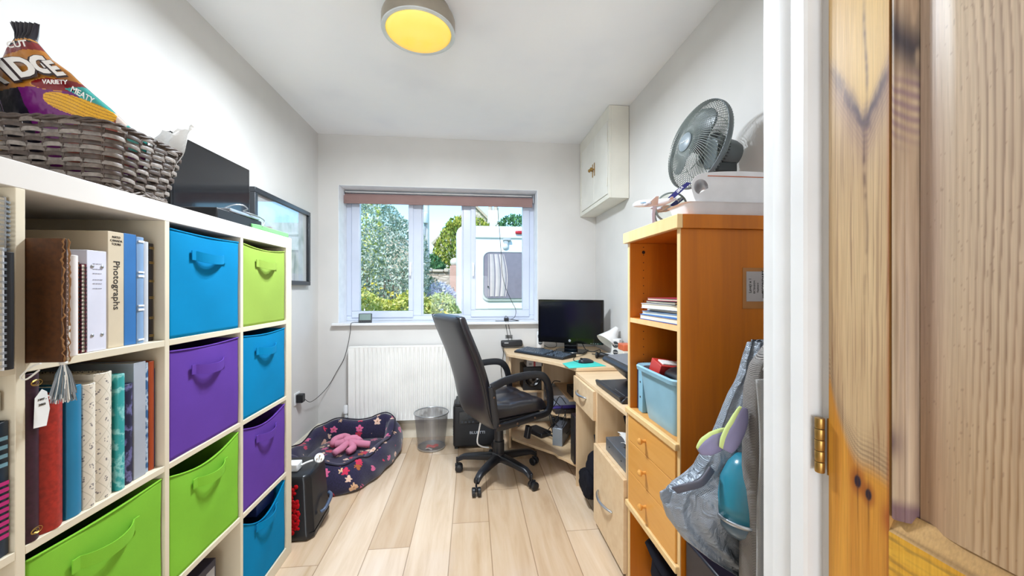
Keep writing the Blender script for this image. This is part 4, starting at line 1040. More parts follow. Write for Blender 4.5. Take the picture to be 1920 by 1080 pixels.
text('BLUETTI', .028, frame((.041, 2.9635, .125), (1, 0, 0), (0, 0, 1)), plain('pale_print', '#b9bec6', .5), ps, bold=.0004, xs=1.15)

# ---------------------------------------------------------------- office chair
ch = thing('office_chair', 'black leather office chair with curved armrests on a five-star base', 'chair', (.178, 2.54, 0), R(26))
MC = W(ch)
leather = NM('black_leather_seat'); vo = leather.n('TexVoronoi', {'Scale': 260.0}); leather.l(leather.obj(), vo.inputs['Vector'])
leather.set(color=lin('#222127'), rough=.30, spec=.7); leather.bump(vo.outputs['Distance'], .25, .0008); leather = leather.m
chp = plain('chair_plastic', '#1c1e24', .38)
def sq_ring(c, hw, ht, ax, ay, n=28, e=.45, f=None):
    out = []
    for k in range(n):
        a = 2*pi*k/n; x = math.copysign(abs(cos(a))**e, cos(a))*hw; y = math.copysign(abs(sin(a))**e, sin(a))*ht
        out.append(Vector(c)+Vector(ax)*x+Vector(ay)*y)
    return out
prof = [(-.125, .405), (-.142, .42), (-.165, .47), (-.182, .53), (-.200, .62), (-.228, .72), (-.264, .82), (-.302, .91), (-.336, .99), (-.357, 1.045), (-.364, 1.072)]
prof = spline2(prof, 4); rg = []
for i, (x, z) in enumerate(prof):
    s_ = i/(len(prof)-1)
    a = prof[max(0, i-1)]; b = prof[min(len(prof)-1, i+1)]; d = Vector((b[0]-a[0], 0, b[1]-a[1])).normalized(); nr = Vector((d.z, 0, -d.x))
    w_ = .212+.008*sin(pi*s_)
    th_ = .040*(1-.15*s_)*(min(1, s_*8+.3))**.5*(min(1, (1-s_)*9+.35))**.5; endf = (min(1, s_*7+.70))*(min(1, (1-s_)*9+.84))
    rg.append([MC @ v for v in sq_ring((x, 0, z), w_*endf, th_, (0, 1, 0), nr, 36)])
MB().loft(rg).build('backrest', leather, ch, smooth=True)
sm_ = MB()
for sgn in (-1, 1):
    pth = []
    for i, (x, z) in enumerate(prof):
        s_ = i/(len(prof)-1); w_ = (.212+.008*sin(pi*s_))*(min(1, s_*7+.70))*(min(1, (1-s_)*9+.84))
        pth.append(MC @ Vector((x-.022, sgn*w_*1.0, z)))
    sm_.tube(pth, .003, 6)
sm_.build('seam', plain('seam_thread', '#111116', .6), ch, smooth=True)
# seat cushion with quilting
def seat_top(u, v):
    x = -.17+.42*u; y = -.232+.464*v; ex = min(1, min(u, 1-u)/.10); ey = min(1, min(v, 1-v)/.09)
    edge = (ex*(2-ex))**.5*(ey*(2-ey))**.5
    q = abs(sin((u*2.4+.2)*pi))*.007+abs(sin((v*3)*pi))*.007
    z = .462+.058*edge+q*edge-.018*sin(pi*u)*sin(pi*v)-.02*max(0, u-.8)/.2
    k = .02*(1-ey); 
    return MC @ Vector((x, y*(1-.10*max(0, u-.75)/.25), z))
sb_ = MB().grid(seat_top, 44, 44)
def seat_bot(u, v):
    p = MC.inverted() @ seat_top(u, v); ex = min(1, min(u, 1-u)/.10); ey = min(1, min(v, 1-v)/.09)
    return MC @ Vector((p.x, p.y, .462-.03*min(ex, ey)))
sb_.grid(seat_bot, 44, 44); sb_.build('seat', leather, ch, smooth=True)
MB().prism([(-.17, -.22), (.19, -.21), (.21, -.12), (.21, .12), (.19, .21), (-.17, .22)], .425, .445, 'z', MC).build('seat_pan', chp, ch, bevel=.008)
for sg in (-1, 1):
    pth = wire([MC @ Vector((x, sg*y, z)) for x, y, z in ((-.19, .245, .655), (-.16, .25, .668), (-.09, .254, .688), (.03, .256, .700), (.14, .256, .695), (.195, .255, .662), (.225, .254, .60), (.237, .252, .52), (.231, .248, .463), (.20, .244, .437), (.08, .24, .425), (-.04, .238, .415), (-.11, .236, .41), (-.155, .235, .415))], steps=5)
    MB().tube(pth, 0, sq=(.022, .045)).build('armrest', chp, ch, smooth=True, angle=50)
    MB().tube(wire([MC @ Vector((-.19, sg*.245, .66)), MC @ Vector((-.172, sg*.24, .54)), MC @ Vector((-.150, sg*.236, .41))]), 0, sq=(.02, .04)).build('side_bracket', chp, ch, smooth=True, angle=50)
    bo = MB()
    for x, z in ((-.182, .60), (-.145, .43), (.11, .430), (-.02, .418)): bo.lathe([(.007, -.003), (.007, .003), (.003, .005)], 12, MC @ Matrix.Translation((x, sg*.262, z)) @ Matrix.Rotation(R(90 if sg < 0 else -90), 4, 'X'))
    bo.build('bolt', plain('bolt_bronze', '#5a4638', .4, metal=.5), ch)
MB().box(-.09, .10, -.085, .085, .375, .426, MC).build('tilt_mechanism', chp, ch, bevel=.01)
MB().lathe([(.034, .095), (.036, .10), (.036, .225), (.030, .23), (.030, .33), (.034, .335), (.034, .38)][::1], 28, MC).build('gas_column', chp, ch, smooth=True, angle=35)
MB().tube(wire([MC @ Vector(p) for p in ((.02, -.08, .40), (.04, -.15, .39), (.05, -.17, .36))]), .006).build('lever', chp, ch, smooth=True)
MB().box(.035, .065, -.19, -.15, .29, .37, MC @ Matrix.Rotation(R(12), 4, 'Y')).build('lever_paddle', chp, ch, bevel=.006)
for k in range(5):
    a = R(238+72*k) - R(26)
    Ma = MC @ Matrix.Rotation(a, 4, 'Z'); rings = []
    for q in range(13):
        s_ = q/12; x = .02+.265*s_; z = .118-.02*s_**2-.018*max(0, s_-.85)/.15; hw = .030-.010*s_; hh = .026-.010*s_
        rings.append([Ma @ v for v in sq_ring((x, 0, z), hw, hh, (0, 1, 0), (0, 0, 1), 16, .6)])
    lg = MB().loft(rings).build('base_leg', chp, ch, smooth=True)
    Mc = Ma @ Matrix.Translation((.288, 0, 0)) @ Matrix.Rotation(R(35+40*k), 4, 'Z')
    cs = MB().tube([Ma @ Vector((.288, 0, .055)), Ma @ Vector((.288, 0, .098))], .006).box(-.012, .028, -.006, .006, .03, .056, Mc).build('caster', chp, ch, bevel=.002)
    for y in (-.0165, .0165):
        Mw = Mc @ Matrix.Translation((.014, y, .0265)) @ Matrix.Rotation(R(90), 4, 'X')
        MB().lathe([(.008, -.011), (.022, -.0105), (.026, -.007), (.026, .007), (.022, .0105), (.008, .011)], 24, Mw).build('wheel', black, cs, smooth=True, angle=40)
    hd = MB()
    for q in range(9): 
        pass
MB().lathe([(.045, .095), (.050, .10), (.046, .14), (.036, .15)], 28, MC).build('hub', chp, ch, smooth=True, angle=40)
tag(MB().tube(wire([MC @ Vector(p) for p in ((-.13, .0, .395), (-.14, .01, .33), (-.15, .02, .24), (-.12, .02, .205), (-.07, .01, .19))]), .005).build('cable', whitep, smooth=True), 'white cable hanging under the chair seat', 'cable')
# ---------------------------------------------------------------- corner desk
DZ = .735
desk = thing('corner_desk', 'pale beech corner desk with open shelves underneath', 'desk', (.75, 2.85, 0))
fe = spline2([(.268, 2.985), (.275, 2.93), (.33, 2.86), (.44, 2.72), (.55, 2.575), (.62, 2.44), (.645, 2.365)], 5)
top = [(.268, 3.235)]+fe+[(.66, 2.352), (1.072, 2.352), (1.072, 3.235)]
MB().prism(top, DZ-.022, DZ).build('desk_top', beech_h, desk, bevel=.002)
dp = beech
MB().box(.285, .303, 2.955, 3.225, .0, DZ-.0225).build('side_panel', dp, desk, bevel=.001)
MB().box(.668, 1.06, 2.357, 2.373, .0, DZ-.0225).build('side_panel', dp, desk, bevel=.001)
MB().box(.303, .32, 3.2, 3.214, .15, DZ-.0225).box(.32, 1.06, 3.2, 3.214, .43, DZ-.0225).build('back_panel', dp, desk)
# lower shelf with a curved cut front, middle and small upper shelves
low = [(.303, 3.20), (.303, 2.90)]+spline2([(.303, 2.87), (.36, 2.80), (.45, 2.70), (.53, 2.615), (.565, 2.575), (.575, 2.53), (.60, 2.50), (.66, 2.40)], 4)+[(.668, 2.373), (1.06, 2.373), (1.06, 3.20)]
MB().prism(low, .092, .11).build('shelf', dp, desk, bevel=.001)
mid = [(.56, 3.2)]+spline2([(.56, 2.98), (.60, 2.90), (.66, 2.84), (.70, 2.80)], 4)+[(1.06, 2.78), (1.06, 3.2)]
MB().prism(mid, .268, .284).build('shelf', dp, desk, bevel=.001)
MB().box(.70, 1.06, 2.70, 3.2, .42, .436).build('shelf', dp, desk, bevel=.001)
MB().box(.55, .566, 2.99, 3.2, .284, DZ-.0225).build('partition', dp, desk)

# drawer unit and filing unit, two separate carcasses
def carcass(t, y0, y1, x0=.65, x1=1.07, zt=.712, toe=0):
    c = MB(); c.box(x0+.0, x1, y0, y0+.016, 0, zt-.018).box(x0, x1, y1-.016, y1, 0, zt-.018).box(x1-.01, x1, y0+.016, y1-.016, 0, zt-.018)
    c.build('carcass', dp, t, bevel=.0008); MB().box(x0-.002, x1, y0, y1, zt-.018, zt).build('top', beech_h, t, bevel=.001)
u1 = thing('drawer_unit', 'pale beech desk unit with one drawer over an open bay', 'cabinet', (.86, 2.15, 0))
carcass(u1, 1.953, 2.349)
def arc_handle(p0, p1, r, parent, depth=.028, mat=None):
    """bow handle between two points on a front facing -X"""
    p0 = Vector(p0); p1 = Vector(p1); pts = []
    for k in range(17):
        s_ = k/16; p = p0.lerp(p1, s_); pts.append(p+Vector((-depth*sin(pi*s_)**.7, 0, 0)))
    return MB().tube(pts, [r*(.8+.4*sin(pi*k/16)) for k in range(17)], 10).build('handle', mat or silverm, parent, smooth=True)
dr = MB().box(.634, .65, 1.957, 2.345, .537, .692).build('drawer', beech_h, u1, bevel=.0015)
arc_handle((.634, 2.075, .624), (.634, 2.245, .624), .006, dr)
u2 = thing('filing_unit', 'pale beech unit with an open niche above a door', 'cabinet', (.86, 1.74, 0))
carcass(u2, 1.548, 1.951)
MB().box(.65, 1.06, 1.564, 1.935, .412, .43).build('shelf', beech_h, u2, bevel=.001)
d2 = MB().box(.634, .65, 1.552, 1.947, .03, .426).build('door', beech_h, u2, bevel=.0015)
arc_handle((.634, 1.68, .216), (.634, 1.872, .216), .006, d2)
# bag under the drawer
t = thing('shoulder_bag', 'black fabric bag on the floor under the small drawer', 'bag', (.82, 2.14, 0))
def blob(c, r, z0, seed, sq=.6, wr=.008, nu=36, nv=20):
    rr = random.Random(seed); ph = [rr.uniform(0, 6) for _ in range(6)]; rings = []
    for j in range(nv+1):
        b = j/nv; s_ = (1-(abs(2*b-1))**3)**.5 if 0 < b < 1 else .25; ring = []
        for i in range(nu):
            a = 2*pi*i/nu; x = math.copysign(abs(cos(a))**sq, cos(a)); y = math.copysign(abs(sin(a))**sq, sin(a))
            w_ = wr*(sin(3*a+ph[0]+5*b)+.6*sin(7*a+ph[1]-8*b)+.5*sin(11*a+ph[2]+14*b))
            ring.append((c[0]+(r[0]*s_+w_)*x, c[1]+(r[1]*s_+w_)*y, z0+r[2]*b+wr*.8*sin(2*a+ph[3])*b))
        rings.append(ring)
    return rings
nyl = fabric('black_nylon', '#1b1b22', 800)
MB().loft(blob((.82, 2.135), (.155, .125, .30), .003, 3)).build('bag_body', nyl, t, smooth=True)
MB().loft(blob((.655, 2.12), (.03, .09, .15), .05, 5, wr=.004)).build('front_pocket', nyl, t, smooth=True)
MB().tube(wire([(.75, 2.06, .28), (.70, 2.05, .36), (.72, 2.16, .385), (.76, 2.22, .30)]), 0, sq=(.004, .03)).build('strap', nyl, t, smooth=True)
# niche contents
t = thing('grey_drawer_box', 'dark grey steel box in the open niche of the beech unit', 'box', (.86, 1.72, .43))
MB().box(.665, .95, 1.60, 1.85, .4305, .495).build('case', plain('grey_steel', '#6b7179', .35, metal=.4), t, bevel=.003)
sc = MB()
for y in (1.65, 1.8): sc.lathe([(.003, 0), (.003, .002)], 10, Matrix.Translation((.665, y, .462)) @ Matrix.Rotation(R(-90), 4, 'Y'))
sc.build('screw', black, t)
t = thing('paper_bundle', 'curled white papers on the dark grey steel box', 'papers', (.75, 1.66, .5))
for k in range(3): MB().grid(lambda u, v, k=k: (.69+.14*u, 1.58+.14*v+.02*k, .497+.006*k+.035*(1-u)*sin(v*2.6)+.04*v*v*(k > 0)*.6), 8, 10).build('sheet', paperm, t, solid=.001)
t = thing('laptop_sleeve', 'black slab leaning behind the papers in the niche', 'case', (.8, 1.62, .5))
MB().prism([(1.575, .497), (1.595, .497), (1.72, .64), (1.70, .65)], .70, .94, 'x').build('sleeve', nyl, t, bevel=.004)

# ---- monitor
mo = thing('computer_monitor', 'black widescreen computer monitor standing in the desk corner', 'monitor', (.775, 2.965, DZ), R(-29.5))
Mm = W(mo)
def mbx(x0, x1, y0, y1, z0, z1): return MB().box(x0, x1, y0, y1, z0, z1, Mm @ Matrix.Translation((0, 0, -DZ)))
mbx(-.262, .262, -.012, .022, .806, 1.150).build('casing', black, mo, bevel=.006)
mbx(-.262, .262, -.017, -.012, .806, 1.150).build('bezel', blackg, mo, bevel=.002)
mbx(-.243, .243, -.0178, -.0168, .850, 1.132).build('screen', plain('monitor_glass', '#0a0c18', .14, spec=.6), mo)
MB().lathe([(.0095, 0), (.0095, .001)], 24, Mm @ Matrix.Translation((0, -.0172, .827-DZ)) @ Matrix.Rotation(R(90), 4, 'X')).build('badge', plain('badge_grey', '#c3c8cf', .3), mo)
text('hp', .013, Mm @ frame((0, -.0186, .8275-DZ), (1, 0, 0), (0, 0, 1)), plain('badge_ink', '#1a2238', .5), mo, extrude=.0002)
bt = MB()
for k in range(4): bt.add(*(lambda b: (b.v, b.f))(mbx(.165+.017*k, .173+.017*k, -.019, -.017, .812, .816)))
bt.build('button', silverm, mo)
mbx(-.05, .055, 0.0, .03, DZ+.012, .86).build('neck', blackg, mo, bevel=.004)
mbx(-.125, .125, -.085, .105, DZ+.0005, DZ+.013).build('stand_base', blackg, mo, bevel=.005)

# ---- keyboard
kb = thing('keyboard', 'black computer keyboard on the desk in front of the monitor', 'keyboard', (.545, 2.86, DZ), math.atan2(-.365, .308))
Mk = W(kb)
kbody = MB().prism([(-.085, .001), (-.085, .012), (-.078, .016), (.078, .028), (.085, .024), (.085, .001)], -.235, .235, 'x', Mk); kbody.build('keyboard_body', black, kb, bevel=.003)
keym = plain('key_plastic', '#4a5562', .3); kk = MB(); rr = random.Random(1)
def key(x0, x1, r_):
    y = -.070+r_*.0205+(.008 if r_ == 5 else 0); z = .0165+(y+.078)*.077
    kk.loft([[Mk @ Vector(p) for p in ((x0, y, z), (x1, y, z), (x1, y+.018, z+.0014), (x0, y+.018, z+.0014))], [Mk @ Vector(p) for p in ((x0+.002, y+.003, z+.007), (x1-.002, y+.003, z+.007), (x1-.002, y+.0165, z+.0085), (x0+.002, y+.0165, z+.0085))]])
for r_ in range(6):
    x = -.226; ws = {0: [.027, .022, .022, .112, .022, .022, .022, .026], 1: [.040]+[.0185]*10+[.048], 2: [.034]+[.0185]*11+[.034], 3: [.029]+[.0185]*12+[.025], 4: [.0185]*13+[.036], 5: [.0185]*13+[.030]}[r_]
    for w_ in ws:
        if x+w_ > .068: break
        key(x, x+w_-.0015, r_); x += w_
    if r_ not in (3,): 
        for q in range(3):
            if r_ in (1,) and q != 1: continue
            key(.078+q*.0188, .078+q*.0188+.0173, r_)
    if r_ < 5:
        for q in range(4): key(.150+q*.0195, .150+q*.0195+.018, r_)
kk.build('keys', keym, kb)
pad = tag(MB().prism([(.60, 2.50), (.606, 2.345), (.862, 2.39), (.81, 2.66)], DZ+.0005, DZ+.003).build('mouse_mat', fabric('turquoise_mat', '#4fc9bd', 900), bevel=.001), 'turquoise mouse mat at the right end of the corner desk', 'mouse mat')
ms = thing('computer_mouse', 'black computer mouse lying on the turquoise mat', 'mouse', (.765, 2.51, DZ), R(12))
Mo = W(ms); rings = []
for j in range(11):
    s_ = j/10; x = -.056+.112*s_; hw = .031*(1-abs(2*s_-1)**2.6)**.5+.002; hh = .034*sin(pi*(.12+.8*s_))**.8*(1-.25*s_)
    ring = []
    for k in range(18):
        a = pi*k/17; ring.append(Mo @ Vector((x, hw*cos(a), .0032+hh*sin(a)**.7)))
    rings.append(ring)
MB().loft(rings).build('shell', plain('mouse_black', '#22262f', .3), ms, smooth=True)
MB().tube([Mo @ Vector((x, 0, .034)) for x in (-.045, -.03)], .003).build('wheel', black, ms)
tag(MB().tube(wire([(.72, 2.50, DZ+.008), (.70, 2.58, DZ+.006), (.74, 2.70, DZ+.005), (.84, 2.80, DZ+.006), (.90, 2.93, DZ+.006)]), .002).build('cable', cable_m, smooth=True), 'thin black mouse cable running to the back of the desk', 'cable')

# ---- small white speakers
def speaker(label, x, y, rz, tilt=0):
    s = thing('desk_speaker', label, 'speaker', (x, y, DZ), R(rz), 'pair of white desktop speakers')
    M_ = W(s) @ Matrix.Rotation(R(tilt), 4, 'X')
    MB().prism([(-.032, .008), (.032, .008), (.028, .145), (-.028, .145)], 0, .07, 'y', M_).build('cabinet', whitep, s, bevel=.006)
    for z, r_ in ((.108, .021), (.055, .017)):
        c = MB().lathe([(.003, .001), (r_*.7, .0), (r_, .004), (r_*1.05, .002), (r_*1.05, -.002)], 24, M_ @ Matrix.Translation((0, -.0005, z)) @ Matrix.Rotation(R(90), 4, 'X'))
        c.build('cone', plain('cone_grey', '#3b4046', .5), s, smooth=True)
        MB().box(-r_, r_, -.006, -.0045, z-.0015, z+.0015, M_).build('ring_bar', whitep, s)
    MB().box(-.03, .03, -.006, .075, .0, .008, M_).build('foot', black, s, bevel=.002)
speaker('white desktop speaker left of the monitor by the back wall', .565, 3.13, -10)
speaker('white desktop speaker to the right of the monitor', 1.005, 2.60, -38)
tag(MB().tube(wire([(.60, 3.18, DZ+.03), (.65, 3.15, DZ+.006), (.70, 3.12, DZ+.03), (.68, 3.17, DZ+.10)]), .0022).build('cable', cable_m, smooth=True), 'black cable behind the left speaker', 'cable')
tag(MB().tube(wire([(.86, 2.95, DZ+.09), (.88, 2.90, DZ+.03), (.93, 2.88, DZ+.012), (.98, 2.86, DZ+.03), (.96, 2.80, DZ+.012), (.93, 2.77, DZ+.01), (.90, 2.80, DZ+.01)]), .0035).build('cable', cable_m, smooth=True), 'black cable and plug lying right of the monitor stand', 'cable')
# desk lamp
dl = thing('desk_lamp', 'white desk lamp with a flared shade in front of the right wall', 'lamp', (1.02, 2.72, DZ))
ax = Vector((-.62, -.15, -.70)).normalized(); zq = Vector((0, 0, 1)); sx = ax.cross(zq).normalized(); sy = sx.cross(ax)
Ml = Matrix((sx, sy, ax)).transposed().to_4x4(); Ml.translation = (1.040, 2.69, .935)
MB().lathe([(.001, -.022), (.016, -.020), (.022, -.005), (.034, .03), (.055, .07), (.080, .115), (.077, .115), (.052, .07), (.030, .03), (.001, .01)], 40, Ml, cap=False).build('lamp_shade', plain('shade_white', '#f3f3f2', .3), dl, smooth=True, angle=60)
MB().tube(wire([(1.02, 2.73, DZ+.02), (1.045, 2.75, DZ+.07), (1.055, 2.72, .88), (1.043, 2.695, .935)]), .007).build('arm', whitep, dl, smooth=True)
MB().lathe([(.05, 0.0005), (.055, .006), (.052, .018), (.02, .024)], 32, Matrix.Translation((1.012, 2.74, DZ))).build('base', whitep, dl, smooth=True, angle=40)
t = thing('handset', 'small black handset lying beside the right speaker', 'handset', (.95, 2.64, DZ), R(-30)); Mh = W(t)
MB().tube([Mh @ Vector(p) for p in ((-.055, .0, .022), (-.03, .0, .028), (.0, 0, .024), (.06, 0, .016))], [.016, .020, .015, .012], 12).build('handset_body', black, t, smooth=True)
MB().lathe([(.020, 0), (.023, .004), (.023, .014), (.018, .018)], 20, Mh @ Matrix.Translation((-.055, 0, .023)) @ Matrix.Rotation(R(-90), 4, 'Y')).build('handset_head', black, t, smooth=True, angle=40)
t = thing('small_box', 'white and orange box lettered Dyl beside the right speaker', 'box', (1.05, 2.5, DZ), R(0))
MB().box(1.005, 1.068, 2.455, 2.55, DZ+.0005, DZ+.095).build('tin_body', plain('cream_white', '#f0ece4', .4), t, bevel=.006)
MB().box(1.003, 1.069, 2.4525, 2.552, DZ+.083, DZ+.128).build('lid', plain('coral_orange', '#dd7048', .4), t, bevel=.006)
text('Dyl', .058, frame((1.040, 2.4545, DZ+.042), (1, 0, 0), (0, 0, 1)), dark_ink, t, bold=.001)
# wall box and cables at the desk's left end
rt = thing('router_box', 'small black box mounted on the wall at the left end of the desk', 'router', (.33, 3.235, .75))
MB().box(.245, .425, 3.195, 3.2555, .748, .80, Matrix.Translation((.33, 3.23, .77)) @ Matrix.Rotation(R(-1.5), 4, 'Y') @ Matrix.Translation((-.33, -3.23, -.77))).build('case', black, rt, bevel=.01, seg=3)
MB().box(.27, .305, 3.193, 3.1965, .778, .785).build('badge', silverm, rt)
sk = tag(MB().box(.283, .346, 3.2525, 3.2552, .812, .842).build('sticker', plain('grey_sticker', '#8d8b88', .5)), 'small grey printed sticker on the wall above the black box', 'sticker')
smk = MB()
for k in range(3): smk.box(.29, .338-.008*k, 3.2518, 3.2526, .818+.008*k, .822+.008*k)
smk.build('print_line', dark_ink, sk)
for k, pts in enumerate(([(.31, 3.245, .80), (.295, 3.245, .88), (.285, 3.235, .945), (.286, 3.20, .962)], [(.34, 3.245, .80), (.315, 3.24, .90), (.305, 3.22, .95), (.30, 3.195, .962)])):
    tag(MB().tube(wire(pts), .0022).build('cable', cable_m, smooth=True), ['black cable from the wall box up to the sill, left strand', 'black cable from the wall box up to the sill, right strand'][k], 'cable')
tag(MB().tube(wire([(.27, 3.24, .75), (.262, 3.238, .66), (.245, 3.235, .56), (.255, 3.235, .45), (.25, 3.235, .35), (.262, 3.23, .2)]), .0022).build('cable', cable_m, smooth=True), 'black cable dropping from the wall box towards the floor', 'cable')
cl = thing('cable_adapter', 'small black adapter and cable tangle on the sill by the desk', 'adapter', (.30, 3.28, WZ0))
MB().box(.275, .315, 3.27, 3.30, WZ0+.0005, WZ0+.028).build('adapter', black, cl, bevel=.003)
cm = MB(); cm.tube(wire([(.31, 3.28, WZ0+.02), (.36, 3.27, WZ0+.012), (.40, 3.26, WZ0+.006), (.36, 3.25, WZ0+.005), (.28, 3.25, WZ0+.006), (.20, 3.27, WZ0+.004)]), .0025); cm.tube(wire([(.28, 3.29, WZ0+.028), (.29, 3.28, WZ0+.045), (.31, 3.275, WZ0+.03)]), .002)
cm.build('cable_loop', cable_m, cl, smooth=True)
tag(MB().tube(wire([(.232, 3.424, 1.965), (.235, 3.424, 1.90), (.252, 3.425, 1.675), (.262, 3.424, 1.53), (.268, 3.425, 1.40), (.285, 3.42, 1.30), (.31, 3.41, 1.22), (.355, 3.39, 1.12), (.385, 3.36, 1.05), (.37, 3.31, .99), (.325, 3.285, WZ0+.014)]), .0022).build('cable', cable_m, smooth=True), 'thin black cable hanging down the right-hand window pane', 'cable')
ws = thing('weather_station', 'small grey digital display on the left of the window sill', 'display', (-.87, 3.24, WZ0))
Mw = Matrix.Translation((-.873, 3.245, WZ0)) @ Matrix.Rotation(R(8), 4, 'Z') @ Matrix.Rotation(R(-16), 4, 'X')
MB().box(-.052, .052, -.006, .008, .001, .078, Mw).build('case', plain('charcoal_plastic', '#33383c', .4), ws, bevel=.004)
MB().box(-.044, .044, -.0075, -.006, .022, .072, Mw).build('screen', plain('lcd_green_grey', '#7f9490', .3), ws)
bt = MB()
for k in range(5): bt.box(-.040+.017*k, -.030+.017*k, -.0085, -.006, .007, .014, Mw)
bt.build('button', black, ws)
MB().box(-.03, .03, .008, .04, .001, .006, Mw).build('stand', black, ws)
tag(MB().tube(wire([(-.90, 3.25, WZ0+.004), (-.965, 3.22, WZ0+.004), (-.975, 3.205, .945), (-.985, 3.225, .88), (-1.01, 3.235, .763), (-1.04, 3.235, .66), (-1.09, 3.235, .57), (-1.15, 3.23, .46), (-1.19, 3.16, .40), (-1.21, 3.05, .38), (-1.205, 2.95, .41), (-1.212, 2.87, .475)]), .0022).build('cable', cable_m, smooth=True), 'thin black cable running from the sill display to the left wall plug', 'cable')
t = thing('wall_plug', 'black power plug in the socket on the left wall', 'plug', (-1.22, 2.87, .45))
MB().box(-1.2465, -1.24, 2.83, 2.915, .41, .495).build('socket_plate', whitep, t, bevel=.002); MB().box(-1.24, -1.195, 2.845, 2.895, .425, .485).build('plug_body', black, t, bevel=.006)

# ---- things under the desk
t = thing('subwoofer', 'black subwoofer cube with round cone under the desk', 'speaker', (.49, 2.98, .44))
MB().box(.40, .545, 2.98, 3.19, .436, .62).build('cabinet', black, t, bevel=.004)
MB().lathe([(.012, .003), (.03, .0), (.055, .006), (.062, .008), (.066, .002), (.066, -.002)], 32, Matrix.Translation((.472, 2.979, .527)) @ Matrix.Rotation(R(90), 4, 'X')).build('cone', blackg, t, smooth=True)
MB().box(.303, .56, 2.97, 3.2, .42, .436).build('shelf', dp, desk, bevel=.001)
t = thing('small_carton', 'white and red carton on top of the subwoofer', 'box', (.49, 3.05, .62))
MB().box(.43, .56, 2.99, 3.15, .6205, .675).build('carton', plain('carton_white', '#d9d4d0', .6), t, bevel=.002)
MB().box(.485, .50, 2.988, 2.9905, .622, .674).build('red_stripe', plain('stripe_red', '#b23a3a', .5), t)
bc = MB()
for k in range(6): bc.box(.448+.004*k, .45+.004*k, 2.989, 2.9905, .632, .65)
bc.build('barcode', dark_ink, t)
tag(MB().box(.42, .50, 3.0, 3.12, .6755, .69).build('teal_box', plain('teal_card', '#1f7f8c', .5), bevel=.002), 'small teal packet lying on the white and red carton', 'packet')
t = thing('plastic_box', 'clear lilac plastic box on the middle desk shelf', 'box', (.68, 2.95, .285))
fz = plain('frosted_plastic', '#a9b4c9', .25)
MB().box(.60, .80, 2.86, 3.10, .345, .42).build('box_body', fz, t, bevel=.006); MB().box(.595, .805, 2.855, 3.105, .405, .424).build('lid', plain('frosted_lid', '#c3c6cf', .3), t, bevel=.004)
tag(MB().box(.61, .80, 2.87, 3.10, .318, .3445).build('plastic_tray', plain('violet_tray', '#5c4fa8', .35), bevel=.004), 'violet flat tray under the clear plastic box', 'tray')
t = thing('network_switch', 'dark device with small ports under the violet tray', 'device', (.70, 2.9, .285))
MB().box(.63, .79, 2.85, 3.05, .2845, .3175).build('case', plain('brown_black', '#3a3230', .5), t, bevel=.003)
t = thing('hard_drive', 'small black drive box on the upper right desk shelf', 'device', (.80, 2.85, .436))
MB().box(.73, .85, 2.74, 2.9, .4365, .50).build('case', black, t, bevel=.004)
t = thing('modem', 'flat black modem on the low desk shelf', 'modem', (.52, 2.92, .11), R(-58)); Mx = W(t)
MB().box(-.10, .08, -.052, .052, .0005, .038, Mx).build('case', black, t, bevel=.008, seg=3)
t = thing('silver_drive', 'silver fronted external drive box on the low desk shelf', 'device', (.69, 2.84, .11), R(-28)); Mx = W(t)
MB().box(-.035, .035, -.17, .10, .0005, .125, Mx).build('case', plain('drive_grey', '#5d6068', .4), t, bevel=.003)
MB().box(-.036, .036, -.176, -.17, .0005, .127, Mx).build('silver_front', plain('satin_silver', '#9aa3ae', .3, metal=.5), t, bevel=.003)
t = thing('computer_tower', 'slim dark computer tower standing at the right of the desk shelf', 'computer', (.83, 2.6, .11))
MB().box(.655, .99, 2.385, 2.475, .1105, .415).build('case', plain('tower_dark', '#33262a', .4), t, bevel=.004)
MB().box(.649, .655, 2.388, 2.472, .1105, .412).build('front_bezel', black, t, bevel=.002)
rr = random.Random(12)
CB = [([(.655, 2.62, .43), (.62, 2.66, .47), (.60, 2.72, .40), (.57, 2.75, .33), (.60, 2.74, .26), (.64, 2.70, .23), (.66, 2.66, .30), (.65, 2.63, .38)], 'black cable looping down past the plastic box'),
      ([(.70, 2.80, .33), (.66, 2.76, .24), (.62, 2.74, .19), (.60, 2.78, .15), (.64, 2.80, .13), (.70, 2.78, .16), (.72, 2.74, .23)], 'black cable coil above the silver drive, front loop'),
      ([(.68, 2.83, .35), (.63, 2.82, .25), (.58, 2.84, .18), (.57, 2.88, .14), (.62, 2.90, .13), (.69, 2.88, .17), (.74, 2.86, .24)], 'black cable coil above the silver drive, back loop'),
      ([(.545, 2.90, .14), (.55, 2.84, .16), (.58, 2.80, .15), (.62, 2.79, .13), (.60, 2.83, .125), (.56, 2.86, .13)], 'black lead leaving the flat modem'),
      ([(.60, 2.98, .36), (.59, 2.9, .28), (.60, 2.86, .2), (.61, 2.86, .14)], 'black lead falling from the middle shelf'),
      ([(.64, 2.73, .56), (.60, 2.78, .55), (.585, 2.80, .48), (.60, 2.78, .42), (.64, 2.74, .38)], 'black lead arching in front of the upper right shelf')]
for pts, lb_ in CB: tag(MB().tube(wire(pts), .0032).build('cable', cable_m, smooth=True), lb_, 'cable')
t = thing('power_strip_bundle', 'bundled black plugs and leads behind the silver drive', 'plugs', (.63, 2.86, .2))
for k in range(3): MB().box(.61+.03*k, .632+.03*k, 2.86, 2.90, .17+.02*k, .25+.02*k).build('plug', black, t, bevel=.004)
